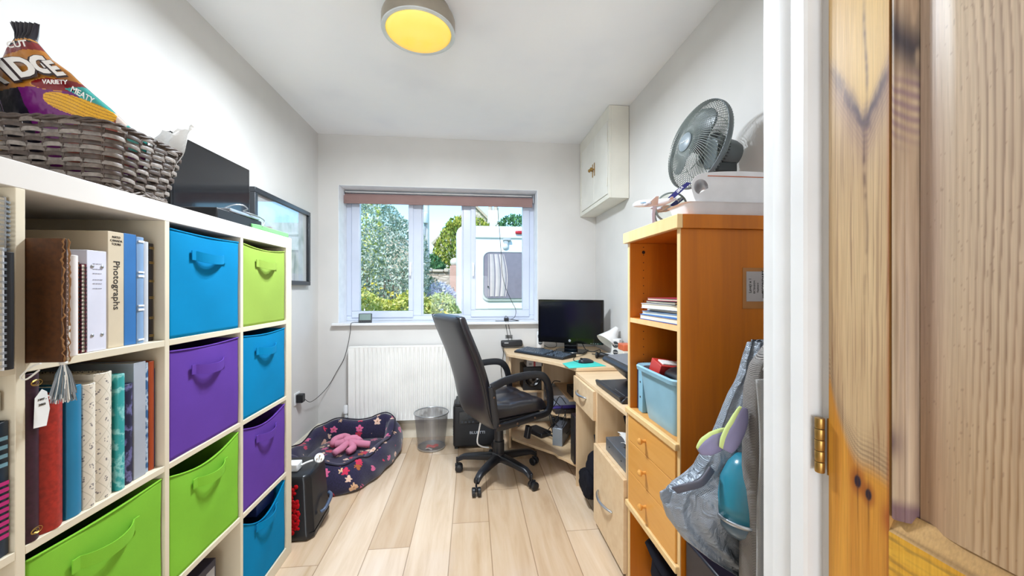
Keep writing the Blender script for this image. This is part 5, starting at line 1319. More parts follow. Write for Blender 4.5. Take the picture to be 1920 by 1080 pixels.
# printer / scanner stand on the filing unit
pr = thing('photo_printer', 'black compact printer with an output tray on the beech unit', 'printer', (.82, 1.83, .712))
prm = plain('printer_black', '#24262c', .4)
MB().prism([(.672, .7125), (.672, .724), (.69, .738), (.90, .742), (.90, .7125)], 1.66, 2.02, 'y').build('output_tray', prm, pr, bevel=.004)
MB().prism([(.668, .722), (.663, .742), (.672, .745), (.70, .738), (.70, .724)], 1.67, 2.01, 'y').build('tray_lip', prm, pr, bevel=.003)
rg = []
for z, x0, y0 in ((.742, .84, 1.70), (.775, .80, 1.69), (.81, .765, 1.68), (.84, .735, 1.67)): rg.append([(x0, y0, z), (.96, y0, z), (.96, 2.0, z), (x0, 2.0, z)])
MB().loft(rg).build('printer_body', plain('printer_taupe', '#4d4a50', .4), pr, bevel=.006)
MB().prism([(.708, .842), (.70, .857), (.715, .872), (.97, .888), (.97, .842)], 1.655, 2.01, 'y').build('scanner_lid', prm, pr, bevel=.004)
MB().prism([(.725, .8735), (.735, .879), (.96, .893), (.96, .8735)], 1.67, 1.995, 'y').build('lid_top', plain('lid_grey', '#6d7077', .35), pr, bevel=.002)
gm = MB(); gm.box(.70, .703, 1.70, 1.82, .7385, .7405).box(.69, .80, 1.662, 1.665, .7425, .7445); gm.build('tray_trim', silverm, pr)

# ---------------------------------------------------------------- tall orange beech cabinet
wc = thing('tall_cabinet', 'tall orange beech cabinet with open shelves over three drawers', 'cabinet', (.87, 1.34, 0))
CX0, CX1, CY0, CY1 = .65, 1.072, 1.138, 1.542
for y0, y1 in ((CY0, CY0+.018), (CY1-.018, CY1)):
    MB().box(CX0+.003, CX1, y0, y1, 0, 1.422).build('side_panel', orange, wc, bevel=.0008)
    MB().box(CX0, CX0+.0028, y0+.0005, y1-.0005, 0, 1.422).build('edge_strip', orange_e, wc)
MB().box(CX0+.003, CX1, CY0-.012, CY1+.012, 1.4225, 1.466).build('top_board', orange, wc, bevel=.001)
MB().box(CX0-.016, CX0+.0028, CY0-.012, CY1+.012, 1.4225, 1.466).build('top_edge', orange_e, wc, bevel=.002)
MB().box(CX1-.008, CX1, CY0+.018, CY1-.018, .02, 1.422).build('back_panel', wood('orange_back', '#c9822a', '#b8721c', (26, 26, 1.6)), wc)
for z0, z1 in ((1.096, 1.114),):
    MB().box(CX0+.006, CX1-.008, CY0+.0185, CY1-.0185, z0, z1).build('shelf', orange, wc); MB().box(CX0+.002, CX0+.006, CY0+.0185, CY1-.0185, z0, z1).build('shelf_edge', orange_e, wc)
MB().box(CX0+.004, CX1-.008, CY0+.0185, CY1-.0185, .722, .74).build('shelf', wood('orange_shelf', '#dba05a', '#cc8f46', (26, 26, 2)), wc)
for z0, z1 in ((.720, .742), (.333, .356)):
    MB().box(CX0-.014, CX0+.004, CY0+.004, CY1-.002, z0, z1).build('rail', orange_e, wc, bevel=.003)
MB().box(CX0+.004, CX1-.008, CY0+.0185, CY1-.0185, .333, .35).build('shelf', orange, wc)
for k, (z0, z1) in enumerate(((.612, .7195), (.487, .6095), (.357, .4845))):
    d = MB().box(CX0-.006, CX0+.012, CY0+.019, CY1-.019, z0, z1).box(CX0+.012, CX1-.05, CY0+.03, CY1-.03, z0+.012, z1-.02).build('drawer', orange_d, wc, bevel=.0012)
    MB().lathe([(.006, 0), (.0055, .010), (.007, .014), (.0115, .018), (.0125, .024), (.008, .029), (.001, .030)], 20, Matrix.Translation((CX0-.006, 1.366, (z0+z1)/2-.002)) @ Matrix.Rotation(R(-90), 4, 'Y')).build('knob', orange_d, d, smooth=True, angle=50)
ph = MB(); 
for z in [1.15+.032*k for k in range(9)]+[.80+.032*k for k in range(9)]: ph.lathe([(.0022, 0), (.0022, .0006)], 8, Matrix.Translation((CX0+.06, CY1-.0182, z)) @ Matrix.Rotation(R(90), 4, 'X'))
ph.lathe([(.007, 0), (.007, .0006)], 16, Matrix.Translation((CX0+.06, CY1-.0182, 1.385)) @ Matrix.Rotation(R(90), 4, 'X'))
ph.build('peg_hole', plain('hole_dark', '#2a1606', .9), wc)
# envelope with printed card taped to the side
en = thing('taped_card', 'clear envelope with a white printed card taped to the cabinet side', 'card', (.93, 1.137, 1.24))
MB().box(.860, 1.02, 1.1362, 1.1374, 1.169, 1.300).build('envelope', plain('brown_sleeve', '#b0753a', .3), en)
card = MB().box(.872, 1.01, 1.1352, 1.1361, 1.192, 1.288).build('card', plain('card_grey', '#b3adac', .6), en, bevel=.0004)
text('Laveji x 1', .0125, frame((.8845, 1.1348, 1.243), (0, 0, 1), (-1, 0, 0)), dark_ink, card, 'lettering'); text('EXTENSION', .0078, frame((.899, 1.1348, 1.238), (0, 0, 1), (-1, 0, 0)), dark_ink, card); text('Keyboard', .0078, frame((.911, 1.1348, 1.236), (0, 0, 1), (-1, 0, 0)), dark_ink, card)
text('SECONDARY', .0125, frame((.930, 1.1348, 1.254), (0, 0, 1), (-1, 0, 0)), dark_ink, card, bold=.0004); text('SERIES 0 1 0', .0115, frame((.944, 1.1348, 1.254), (0, 0, 1), (-1, 0, 0)), dark_ink, card, bold=.0002)
MB().prism([(.928, 1.202), (.95, 1.202), (.95, 1.224), (.928, 1.224)], 1.1345, 1.1352, 'y').build('black_mark', dark_ink, card)
MB().prism([(.934, 1.206), (.948, 1.214), (.934, 1.221)], 1.1340, 1.1344, 'y').build('white_triangle', paperm, card)
# magazines on the upper shelf
mgk = 1.22
mg = [('blue plastic document folder at the bottom of the stack on the cabinet shelf', 'document_folder', '#2f6fc0', .016, 0), ('pale blue folder second from the bottom of the cabinet shelf stack', 'document_folder', '#9fc4e6', .010, 3), ('dark blue folder in the middle of the cabinet shelf stack', 'document_folder', '#22508f', .009, -2), ('thick white magazine in the cabinet shelf stack', 'magazine', '#d9d9dc', .016, 4), ('black folder under the red magazine on the cabinet shelf', 'magazine', '#25252c', .008, -3), ('red and white magazine on top of the cabinet shelf stack', 'magazine', '#b5324a', .009, 6)]
z = 1.1145
for k, (lb_, nm, cl_, th_, ro) in enumerate(mg):
    th_ *= mgk
    t = thing(nm, lb_, 'folder' if 'folder' in nm else 'magazine', (.80, 1.325, z), R(ro), 'papers stacked on the cabinet shelf'); Mq = W(t)
    hy = .160-.008*k; x0 = -.135+.01*(k % 3)
    MB().box(x0, .13, -hy, hy*.85, .0002, .0018, Mq).box(x0, .13, -hy, hy*.85, th_-.002, th_-.0004, Mq).build('cover', plain('mag_%d' % k, cl_, .35), t)
    MB().grid(lambda u, v, th_=th_, x0=x0, hy=hy: Mq @ Vector((x0+.003+(.125-x0)*u, -hy+.003+(hy*1.83)*v, .002+(th_-.0045)*.5)), 1, 1).build('pages', pages, t, solid=th_-.005)
    z += th_+.0004
# storage tub
tb = thing('storage_tub', 'light blue plastic tub on the second shelf of the cabinet', 'tub', (.83, 1.3, .74))
tubm = plain('pale_blue_plastic', '#8fb9cb', .28)
def rrect(x0, x1, y0, y1, r, z, n=5):
    out = []
    for cx, cy, a0 in ((x1-r, y1-r, 0), (x0+r, y1-r, 90), (x0+r, y0+r, 180), (x1-r, y0+r, 270)):
        for k in range(n+1): a = R(a0+90*k/n); out.append((cx+r*cos(a), cy+r*sin(a), z))
    return out
o_ = [rrect(.672, .96, 1.195, 1.42, .03, .7405), rrect(.668, .965, 1.19, 1.425, .03, .76), rrect(.658, .985, 1.172, 1.455, .03, .915), rrect(.645, .995, 1.162, 1.47, .035, .918), rrect(.643, .997, 1.160, 1.472, .035, .932), rrect(.648, .992, 1.165, 1.467, .033, .937), rrect(.664, .975, 1.18, 1.45, .03, .93), rrect(.675, .955, 1.20, 1.42, .03, .75)]
MB().loft(o_).build('tub_body', tubm, tb, smooth=True, angle=35)
t = thing('gadget', 'black rounded gadget sitting in the light blue tub', 'gadget', (.80, 1.27, .9))
MB().loft(blob((.79, 1.27), (.10, .085, .075), .88, 8, wr=.002)).build('gadget_body', black, t, smooth=True)
t = thing('red_white_packet', 'red and white packet sticking out of the light blue tub', 'packet', (.75, 1.40, .9))
MB().box(.685, .80, 1.355, 1.43, .86, .952, Matrix.Translation((.74, 1.39, .9)) @ Matrix.Rotation(R(14), 4, 'X') @ Matrix.Rotation(R(8), 4, 'Y') @ Matrix.Translation((-.74, -1.39, -.9))).build('packet', plain('packet_red', '#c23a34', .4), t, bevel=.002)
MB().box(.700, .803, 1.37, 1.41, .85, .956, Matrix.Translation((.74, 1.39, .9)) @ Matrix.Rotation(R(14), 4, 'X') @ Matrix.Rotation(R(8), 4, 'Y') @ Matrix.Translation((-.74, -1.39, -.9))).build('white_band', paperm, t, bevel=.002)
t = thing('lever_file', 'navy lever arch file beside the light blue tub', 'file', (.80, 1.5, .74))
MB().box(.68, .94, 1.492, 1.519, .7405, .928).build('file_cover', plain('navy_file', '#28304e', .5), t, bevel=.002)
t = thing('lever_file', 'pale blue file box between the navy file and the tub', 'file', (.80, 1.475, .74))
MB().box(.672, .94, 1.452, 1.490, .7405, .916).build('file_cover', plain('pale_blue_card', '#84b3c9', .5), t, bevel=.002)
hq = MB()
for z_ in (.80, .86): hq.lathe([(.004, 0), (.004, .001)], 12, Matrix.Translation((.672, 1.471, z_)) @ Matrix.Rotation(R(-90), 4, 'Y'))
hq.build('finger_hole', dark_ink, t)
# items at the foot
t = thing('laptop_bag', 'black shoulder bag on the floor inside the open cabinet base', 'bag', (.82, 1.36, 0))
MB().loft(blob((.85, 1.345), (.16, .15, .25), .003, 13, wr=.006)).build('bag_body', nyl, t, smooth=True)
MB().tube(wire([(.70, 1.46, .23), (.675, 1.40, .26), (.675, 1.32, .235), (.70, 1.25, .2)]), 0, sq=(.006, .03)).build('strap', nyl, t, smooth=True)
t = thing('dark_box', 'dark box with faint outlines standing beside the tall cabinet', 'box', (.84, 1.0, 0))
MB().box(.66, 1.03, .92, 1.125, .0005, .455).build('case', plain('navy_black', '#0f1020', .4), t, bevel=.006)
ol = MB()
for z_ in (.30, .37):
    for a, b, c_, d in ((.70, .74, z_, z_+.003), (.70, .74, z_+.05, z_+.053), (.70, .703, z_, z_+.05), (.737, .74, z_, z_+.05)): ol.box(a, b, .9185, .92, c_, d)
ol.build('outline_print', plain('faint_print', '#3c4058', .5), t)

# ---- on top of the tall cabinet
ZC = 1.466
t = thing('plastic_tray', 'white plastic tray on top of the tall cabinet', 'tray', (.86, 1.25, ZC))
wtr = plain('soft_white_plastic', '#eceaec', .3)
MB().loft([rrect(.685, 1.06, 1.145, 1.25, .02, ZC+.0005), rrect(.672, 1.07, 1.135, 1.26, .025, ZC+.037), rrect(.665, 1.072, 1.13, 1.265, .025, ZC+.041), rrect(.675, 1.066, 1.14, 1.255, .02, ZC+.039), rrect(.695, 1.05, 1.155, 1.24, .02, ZC+.006)]).build('tray_body', wtr, t, smooth=True, angle=40)
t = thing('plastic_case', 'white plastic case with a rounded end and round handle hole', 'case', (.87, 1.24, ZC+.05))
# side outline with a real round hole: rings bridged between outline and hole
def case_side(y): return [(x, y, z) for x, z in spline2([(.705, 1.508), (.696, 1.53), (.690, 1.555), (.697, 1.582), (.722, 1.598), (.78, 1.606), (.88, 1.610), (1.0, 1.608), (1.06, 1.605)], 4)+[(1.06, 1.508)]]
ou = case_side(0); nO = len(ou); hc = (.722, 1.556); hr = .024
hole = []
for p in ou:
    a = math.atan2(p[2]-hc[1], p[0]-hc[0]); hole.append((hc[0]+hr*cos(a)*1.0, hc[1]+hr*sin(a)))
b = MB(); Y0, Y1 = 1.142, 1.262
sk_ = lambda x: x+.095*(1.06-x)/.37
vs = [(p[0], Y0, p[2]) for p in ou]+[(h[0], Y0, h[1]) for h in hole]+[(sk_(p[0]), Y1, p[2]) for p in ou]+[(sk_(h[0]), Y1, h[1]) for h in hole]
fs = []
for i in range(nO):
    j = (i+1) % nO
    fs += [(i, j, nO+j, nO+i), (2*nO+i, 3*nO+i, 3*nO+j, 2*nO+j), (i, 2*nO+i, 2*nO+j, j), (nO+i, nO+j, 3*nO+j, 3*nO+i)]
b.add(vs, fs); b.build('case_shell', wtr, t, bevel=.003)
MB().tube([(.745+.0*k, 1.141, 1.5915) if k == 0 else (.83+.11*k, 1.141, 1.5915+.0005*k) for k in range(2)], .0014).build('orange_seam', plain('seam_orange', '#c9693a', .5), t)
# mirror
mi = thing('vanity_mirror', 'small round mirror on a stand behind the model aeroplane', 'mirror', (.79, 1.47, ZC))
Mr = Matrix.Translation((.80, 1.47, 1.563)) @ Matrix.Rotation(R(-30), 4, 'Z') @ Matrix.Rotation(R(0), 4, 'X')
mr = Mr @ Matrix.Rotation(R(90), 4, 'X')
MB().lathe([(.0, -.004), (.058, -.004), (.062, 0), (.058, .004), (.054, .0045)], 40, mr, cap=False).build('rim', plain('grey_rim', '#6d7570', .3), mi, smooth=True, angle=40)
MB().lathe([(.0, .0035), (.054, .0035)], 40, mr, cap=False).build('mirror_glass', plain('mirror_silver', '#e6eeea', .03, metal=1), mi)
MB().tube(wire([Mr @ Vector(p) for p in ((-.062, 0, 0), (-.055, 0, -.05), (-.03, 0, -.09), (.0, 0, -.0965))]), .003).build('stand_wire', plain('grey_rim', '#6d7570'), mi, smooth=True)
MB().tube(wire([Mr @ Vector(p) for p in ((.062, 0, 0), (.055, 0, -.05), (.03, 0, -.09), (.0, 0, -.0965))]), .003).build('stand_wire', plain('grey_rim', '#6d7570'), mi, smooth=True)
# model aeroplane
ap = thing('model_aeroplane', 'white model airliner with A380 on its dark blue tail, on a stand', 'model', (.70, 1.36, ZC))
d = Vector((-.115, .115, .014)).normalized(); pA = Vector((.775, 1.385, 1.566)); si = Vector((-d.y, d.x, 0))*-1
Ma = Matrix((d, si, Vector((0, 0, 1)))).transposed().to_4x4(); Ma.translation = pA; Ma = Ma @ Matrix.Diagonal((.72, .8, .9, 1))
wp = plain('model_white', '#e9e9ee', .25)
rg = []
for s_, r_, dz in ((0, .004, .012), (.03, .010, .007), (.06, .0145, .002), (.10, .0165, 0), (.16, .0165, 0), (.20, .0155, -.001), (.222, .011, -.003), (.235, .005, -.005)):
    rg.append([Ma @ Vector((s_, r_*.85*cos(2*pi*k/16), dz+r_*sin(2*pi*k/16))) for k in range(16)])
MB().loft(rg).build('fuselage', wp, ap, smooth=True)
for sg in (-1, 1):
    MB().loft([[Ma @ Vector(p) for p in ((.155, sg*.012, -.008), (.09, sg*.012, -.008), (.09, sg*.012, -.012), (.155, sg*.012, -.012))], [Ma @ Vector(p) for p in ((.06, sg*.125, .006), (.045, sg*.125, .006), (.045, sg*.125, .0045), (.06, sg*.125, .0045))]]).build('wing', wp, ap)
    for q, (yy, xx) in enumerate(((.045, .135), (.078, .108))):
        MB().lathe([(.004, 0), (.0065, .006), (.0068, .018), (.005, .026)], 12, Ma @ Matrix.Translation((xx-.008, sg*yy, -.014)) @ Matrix.Rotation(R(90), 4, 'Y')).build('engine', plain('model_engine', '#c7c4cc', .3), ap, smooth=True)
    MB().loft([[Ma @ Vector(p) for p in ((.04, sg*.004, .010), (.012, sg*.004, .010), (.012, sg*.004, .008), (.04, sg*.004, .008))], [Ma @ Vector(p) for p in ((.010, sg*.045, .014), (.0, sg*.045, .014), (.0, sg*.045, .013), (.010, sg*.045, .013))]]).build('tailplane', wp, ap)
fin = MB().prism([(.058, .006), (.020, .008), (-.075, .074), (-.052, .078), (.0, .048)], -.0012, .0012, 'y', Ma).build('tail_fin', plain('tail_blue', '#2a2a6e', .3), ap)
for sg in (-1, 1):
    text('A380', .017, Ma @ Matrix.Translation((-.020, sg*.0018, .050)) @ (Matrix.Rotation(R(90), 4, 'X') if sg < 0 else Matrix.Rotation(R(180), 4, 'Z') @ Matrix.Rotation(R(90), 4, 'X')) @ Matrix.Rotation(R(-38 if sg < 0 else 38), 4, 'Z'), wp, fin, bold=.0004)
    text('AIRBUS', .010, Ma @ Matrix.Translation((.17, sg*.0150, .001)) @ (Matrix.Rotation(R(90), 4, 'X') if sg < 0 else Matrix.Rotation(R(180), 4, 'Z') @ Matrix.Rotation(R(90), 4, 'X')), plain('model_blue_ink', '#3f8fb8', .4), ap)
MB().tube(wire([Ma @ Vector((.11, 0, -.015)), Ma @ Vector((.12, 0, -.05)), (.715, 1.44, ZC+.003)]), 0, sq=(.003, .014)).build('stand_arm', plain('lilac_clear', '#cfcbd9', .2), ap, smooth=True)
MB().lathe([(.028, 0.0003), (.028, .003), (.02, .005)], 24, Matrix.Translation((.715, 1.44, ZC))).build('stand_foot', plain('lilac_clear', '#cfcbd9'), ap)
# desk fan
fan = thing('desk_fan', 'grey desk fan tilted upwards on top of the tall cabinet', 'fan', (.98, 1.44, ZC))
fgrey = plain('fan_grey', '#5f6769', .45); fbl = plain('fan_blade', '#6c7577', .35); wireg = plain('fan_wire', '#7d8581', .4)
FC = Vector((.872, 1.40, 1.789))
fax = Vector((-1, -.10, .17)).normalized(); fs_ = Vector((0, 0, 1)).cross(fax).normalized(); fu = fax.cross(fs_)
Mf = Matrix((fs_, fu, fax)).transposed().to_4x4(); Mf.translation = FC     # local z points out of the front
RF = .166
for sgn, nm in ((1, 'front_grille'), (-1, 'rear_grille')):
    g = MB()
    for k in range(84):
        a = 2*pi*k/84; pts = []
        for q in range(9):
            s_ = q/8; r_ = .034+(RF-.034)*s_; z = sgn*(.012+.042*(1-s_**2.6))
            tw = a+.35*(1-s_)*sgn
            pts.append(Mf @ Vector((r_*cos(tw), r_*sin(tw), z)))
        g.tube(pts, .0013, 4)
    for r_, z in ((.07, .049), (.115, .036)): g.tube([Mf @ Vector((r_*cos(a), r_*sin(a), sgn*z)) for a in [2*pi*k/60 for k in range(60)]], .0012, 5, closed=True)
    g.build(nm, wireg, fan, smooth=True)
MB().tube([Mf @ Vector((RF*cos(a), RF*sin(a), 0)) for a in [2*pi*k/80 for k in range(80)]], 0, closed=True, sq=(.016, .005), axis=fax).build('grille_ring', fgrey, fan, smooth=True, angle=50)
MB().lathe([(.036, .050), (.036, .058), (.030, .062), (.001, .063)], 32, Mf, cap=False).build('badge_disc', plain('fan_badge', '#7f8a90', .4), fan, smooth=True, angle=40)
text('Challenge', .011, Mf @ Matrix.Translation((0, 0, .0636)) @ Matrix.Rotation(R(0), 4, 'Z'), plain('badge_print', '#dfe3e4', .4), fan, extrude=.0003)
for k in range(3):
    a0 = R(78+120*k); bl = MB(); NR, NA = 12, 10
    def bf(u, v):
        r_ = .024+.120*v; half = .16+.42*sin(pi*min(1, v*.62+.12))**1.1; half *= (1-(v**7)*.75)
        a = a0+(u-.5)*2*half+.10*v; z = -.004+(u-.5)*.040*(1-.45*v)
        return Mf @ Vector((r_*cos(a), r_*sin(a), z))
    bl.grid(bf, NA, NR); bl.build('fan_blade', fbl, fan, smooth=True, solid=.002)
MB().lathe([(.001, .026), (.018, .024), (.027, .016), (.029, 0), (.029, -.02)], 28, Mf, cap=False).build('hub', fgrey, fan, smooth=True, angle=50)
MB().lathe([(.001, -.178), (.030, -.176), (.048, -.165), (.054, -.140), (.054, -.075), (.060, -.070), (.060, -.052), (.03, -.050)], 36, Mf, cap=False).build('motor_housing', fgrey, fan, smooth=True, angle=35)
mv = MB()
for k in range(30):
    a = 2*pi*k/30; mv.tube([Mf @ Vector((.056*cos(a), .056*sin(a), -.10)), Mf @ Vector((.0615*cos(a), .0615*sin(a), -.06))], .0016, 4)
mv.build('vent_ribs', black, fan)
MB().lathe([(.004, 0), (.004, .014), (.009, .016), (.009, .022), (.003, .024)], 14, Mf @ Matrix.Translation((0, .052, -.13)) @ Matrix.Rotation(R(-90), 4, 'X')).build('oscillation_knob', fgrey, fan, smooth=True, angle=40)
kx = Mf @ Vector((0, -.055, -.12))
MB().box(kx.x-.04, kx.x+.045, kx.y-.03, kx.y+.03, kx.z-.03, kx.z+.012).build('tilt_joint', plain('fan_dark', '#3b4143', .45), fan, bevel=.008)
MB().tube([(kx.x, kx.y, kx.z-.02), (kx.x-.01, kx.y, ZC+.03)], .017, 20).build('neck', fgrey, fan, smooth=True, angle=50)
MB().lathe([(.085, .0005), (.088, .006), (.080, .016), (.03, .026), (.018, .04)], 36, Matrix.Translation((.972, kx.y, ZC))).build('base', fgrey, fan, smooth=True, angle=40)

# ---------------------------------------------------------------- things hanging on the wall end beside the cabinet
def woven(name, c1, c2, scale=230.0, crease=.35):
    m = NM(name); co = m.obj(); sp = m.n('SeparateXYZ'); m.l(co, sp.inputs[0])
    zig = m.math('PINGPONG', m.math('MULTIPLY', sp.outputs[0], scale), 1.0)
    f = m.math('FRACT', m.math('ADD', m.math('MULTIPLY', sp.outputs[2], scale*1.6), m.math('MULTIPLY', zig, 1.4)))
    nz = m.n('TexNoise', {'Scale': 9.0, 'Detail': 4.0}); m.l(co, nz.inputs['Vector'])
    f2 = m.math('ADD', m.math('MULTIPLY', m.math('GREATER_THAN', f, .5), .45), m.math('MULTIPLY', nz.outputs['Fac'], .6))
    m.set(color=m.ramp(f2, [(.25, lin(c1)), (.75, lin(c2))]), rough=.6, spec=.3)
    n3 = m.n('TexNoise', {'Scale': 16.0, 'Detail': 5.0, 'Distortion': 1.2}); m.l(co, n3.inputs['Vector']); rd = m.math('ABSOLUTE', m.math('SUBTRACT', n3.outputs['Fac'], .5))
    m.bump(m.math('ADD', m.math('MULTIPLY', f, .03), m.math('MULTIPLY', rd, 2.0)), crease, .012); return m.m
herr = woven('grey_herringbone', '#3f3b3a', '#9a9591', 180.0); silv = woven('silver_woven', '#5d646c', '#b1b9c4', 240.0, .9)
silv.node_tree.nodes['Principled BSDF'].inputs['Metallic'].default_value = .25
silv.node_tree.nodes['Principled BSDF'].inputs['Roughness'].default_value = .42
def drape(rows, seed, n=120, nz=90, folds=14, amp=.010, crump=.006):
    """rows: (z, x_left, x_right, y_centre, half_depth) from top to bottom"""
    rr = random.Random(seed); ph = [rr.uniform(0, 6.28) for _ in range(8)]; zs = [r[0] for r in rows][::-1]
    cols = [np.interp(np.linspace(zs[0], zs[-1], nz), zs, [r[k] for r in rows][::-1]) for k in range(5)]
    rings = []
    for j in range(nz):
        z, xl, xr, yc, hd = [c[j] for c in cols]; s_ = j/(nz-1); ring = []
        cx = (xl+xr)/2; hx = (xr-xl)/2; edge = min(1, 12*s_+.35, 12*(1-s_)+.4)
        for i in range(n):
            a = 2*pi*i/n; ca, sa = cos(a), sin(a)
            x = math.copysign(abs(ca)**.75, ca); y = math.copysign(abs(sa)**.75, sa)
            nzv = float(fbm(np.array([a*2.1+seed]), np.array([s_*9.0]), 3)[0])-.5; rdg = abs(float(vnoise(np.array([a*3.3+seed*2+s_*4]), np.array([s_*13.0-a]))[0])-.5)
            f = crump*(nzv*1.2-.9*(.5-rdg)*(.3+nzv))+amp*(sin(folds*.5*a+ph[0]+3.0*s_)*.8+.6*sin(folds*a+ph[1]-5*s_)+.35*sin(folds*1.7*a+ph[2]+9*s_)+.5*sin(4*a+22*s_+ph[3])*.6)
            ring.append((cx+(hx+f*.55*(1-abs(ca)))*x, yc+(hd*edge+f)*y, z+.004*sin(5*a+ph[4])*(j in (0, nz-1))))
        rings.append(ring)
    return rings
hk = thing('coat_hook', 'white hook rail on the wall end behind the door frame', 'hook', (.85, .67, 1.3))
MB().box(.70, 1.05, .6605, .675, 1.26, 1.32).build('rail', trimw, hk, bevel=.003); MB().tube(wire([(.80, .675, 1.29), (.80, .72, 1.28), (.80, .735, 1.30)]), .006).build('peg', silverm, hk, smooth=True)
co_ = thing('hanging_coat', 'long grey herringbone fabric cover hanging by the door frame', 'fabric cover', (.80, .80, .3))
rows = [(1.175, .735, .90, .74, .012), (1.16, .70, .98, .76, .03), (1.11, .655, 1.01, .785, .045), (1.06, .632, 1.03, .80, .055), (1.0, .622, 1.04, .805, .06), (.85, .617, 1.045, .805, .06), (.6, .612, 1.05, .805, .062), (.35, .615, 1.05, .805, .065), (.25, .63, 1.04, .805, .06)]
MB().loft(drape(rows, 3, amp=.007)).build('fabric_body', herr, co_, smooth=True)
MB().tube(wire([(.624+.004*sin(k*.9), .750-.006*abs(sin(k)), 1.04-.09*k) for k in range(9)]), 0, sq=(.008, .05)).build('hem_fold', woven('grey_light_herringbone', '#767472', '#aaa8a5'), co_, smooth=True)
MB().tube(wire([(.632, .765, 1.065), (.66, .755, 1.05), (.70, .745, 1.075), (.745, .735, 1.13), (.78, .735, 1.18), (.80, .73, 1.27)]), 0, sq=(.008, .022)).build('shoulder_strap', MATS.get('x') or herr, co_, smooth=True)
bg_ = thing('silver_bag', 'bulging silver grey woven bag hanging in front of the tall cabinet', 'bag', (.66, .92, .5))
rows = [(1.10, .705, .80, .90, .012), (1.06, .69, .84, .90, .02), (1.0, .668, .88, .90, .03), (.95, .645, .89, .90, .035), (.88, .618, .90, .905, .045), (.82, .592, .90, .91, .055), (.77, .567, .90, .915, .06), (.745, .535, .90, .92, .062), (.725, .497, .90, .92, .06), (.69, .482, .90, .92, .058), (.65, .495, .90, .92, .058), (.60, .532, .90, .92, .055), (.555, .588, .90, .92, .05), (.51, .655, .90, .92, .04), (.47, .72, .89, .92, .03), (.44, .79, .87, .92, .015)]
MB().loft(drape(rows, 7, n=170, nz=130, folds=11, amp=.010, crump=.034)).build('bag_body', silv, bg_, smooth=True)
MB().tube(wire([(.498, .895, .735), (.515, .875, .752), (.55, .868, .765), (.58, .872, .795)]), 0, sq=(.006, .022)).build('opening_edge', plain('dark_lining', '#55545f', .5), bg_, smooth=True)
MB().tube(wire([(.488, .90, .715), (.472, .893, .722), (.468, .89, .74)]), 0, sq=(.005, .028)).build('side_tab', silv, bg_, smooth=True)
# glove pair
def glove(label, pts, widths, loc):
    g = thing('garden_glove', label, 'glove', loc, 0, 'mauve gloves with lime green trim')
    q = wire(pts, steps=6); n = len(q); ww = np.interp(np.linspace(0, 1, n), np.linspace(0, 1, len(widths)), widths)
    rings = []; rings2 = []
    for i in range(n):
        d = (q[min(n-1, i+1)]-q[max(0, i-1)]).normalized(); up = Vector((0, 0, 1)); up = (up-d*up.dot(d)).normalized(); s2 = d.cross(up)
        rings.append([q[i]+up*(ww[i]*cos(2*pi*k/16))+s2*(.014*min(1, ww[i]/.02)*sin(2*pi*k/16)) for k in range(16)])
        rings2.append([q[i]+up*(ww[i]*1.04*cos(2*pi*k/16)+.0025)+s2*(.0095*min(1, ww[i]/.02)*sin(2*pi*k/16))+Vector((0, -.0, 0)) for k in range(16)])
    MB().loft(rings).build('palm', plain('mauve_suede', '#8d86a6', .8), g, smooth=True)
    MB().loft(rings2).build('lime_trim', plain('lime_trim', '#cbd98a', .8), g, smooth=True)
    return g
glove('mauve glove with lime trim pointing left out of the silver bag', [(.590, .83, .892), (.568, .825, .885), (.542, .825, .872), (.518, .828, .858)], [.016, .021, .024, .021, .008], (.55, .83, .86))
glove('mauve glove with lime trim standing upright against the hanging cover', [(.565, .80, .870), (.578, .80, .895), (.596, .80, .930), (.608, .80, .965)], [.014, .021, .022, .018, .008], (.59, .80, .90))
# teal vessel
tv2 = thing('teal_bottle', 'teal rounded vessel with a silver band beside the hanging cover', 'vessel', (.645, .845, .645))
Tt = Matrix.Translation((.645, .845, 0)) @ Matrix.Rotation(0, 4, 'Z')
MB().lathe([(.020, .835), (.036, .815), (.052, .78), (.060, .73), (.062, .70)][::-1], 36, Tt).build('vessel_body', plain('teal_plastic', '#2e7f95', .25), tv2, smooth=True)
MB().lathe([(.062, .700), (.0655, .700), (.0655, .692), (.062, .692)][::-1], 36, Tt, cap=False).build('silver_band', silverm, tv2, smooth=True)
MB().lathe([(.061, .692), (.054, .668), (.038, .65), (.005, .645)][::-1], 36, Tt).build('vessel_base', plain('slate_plastic', '#5b7080', .3), tv2, smooth=True)
MB().tube([(.645+.01*k, .80, .845-.013*k) for k in range(4)], .009).build('knit_cuff', fabric('beige_knit', '#b9a99c', 300, amount=1), tv2, smooth=True)
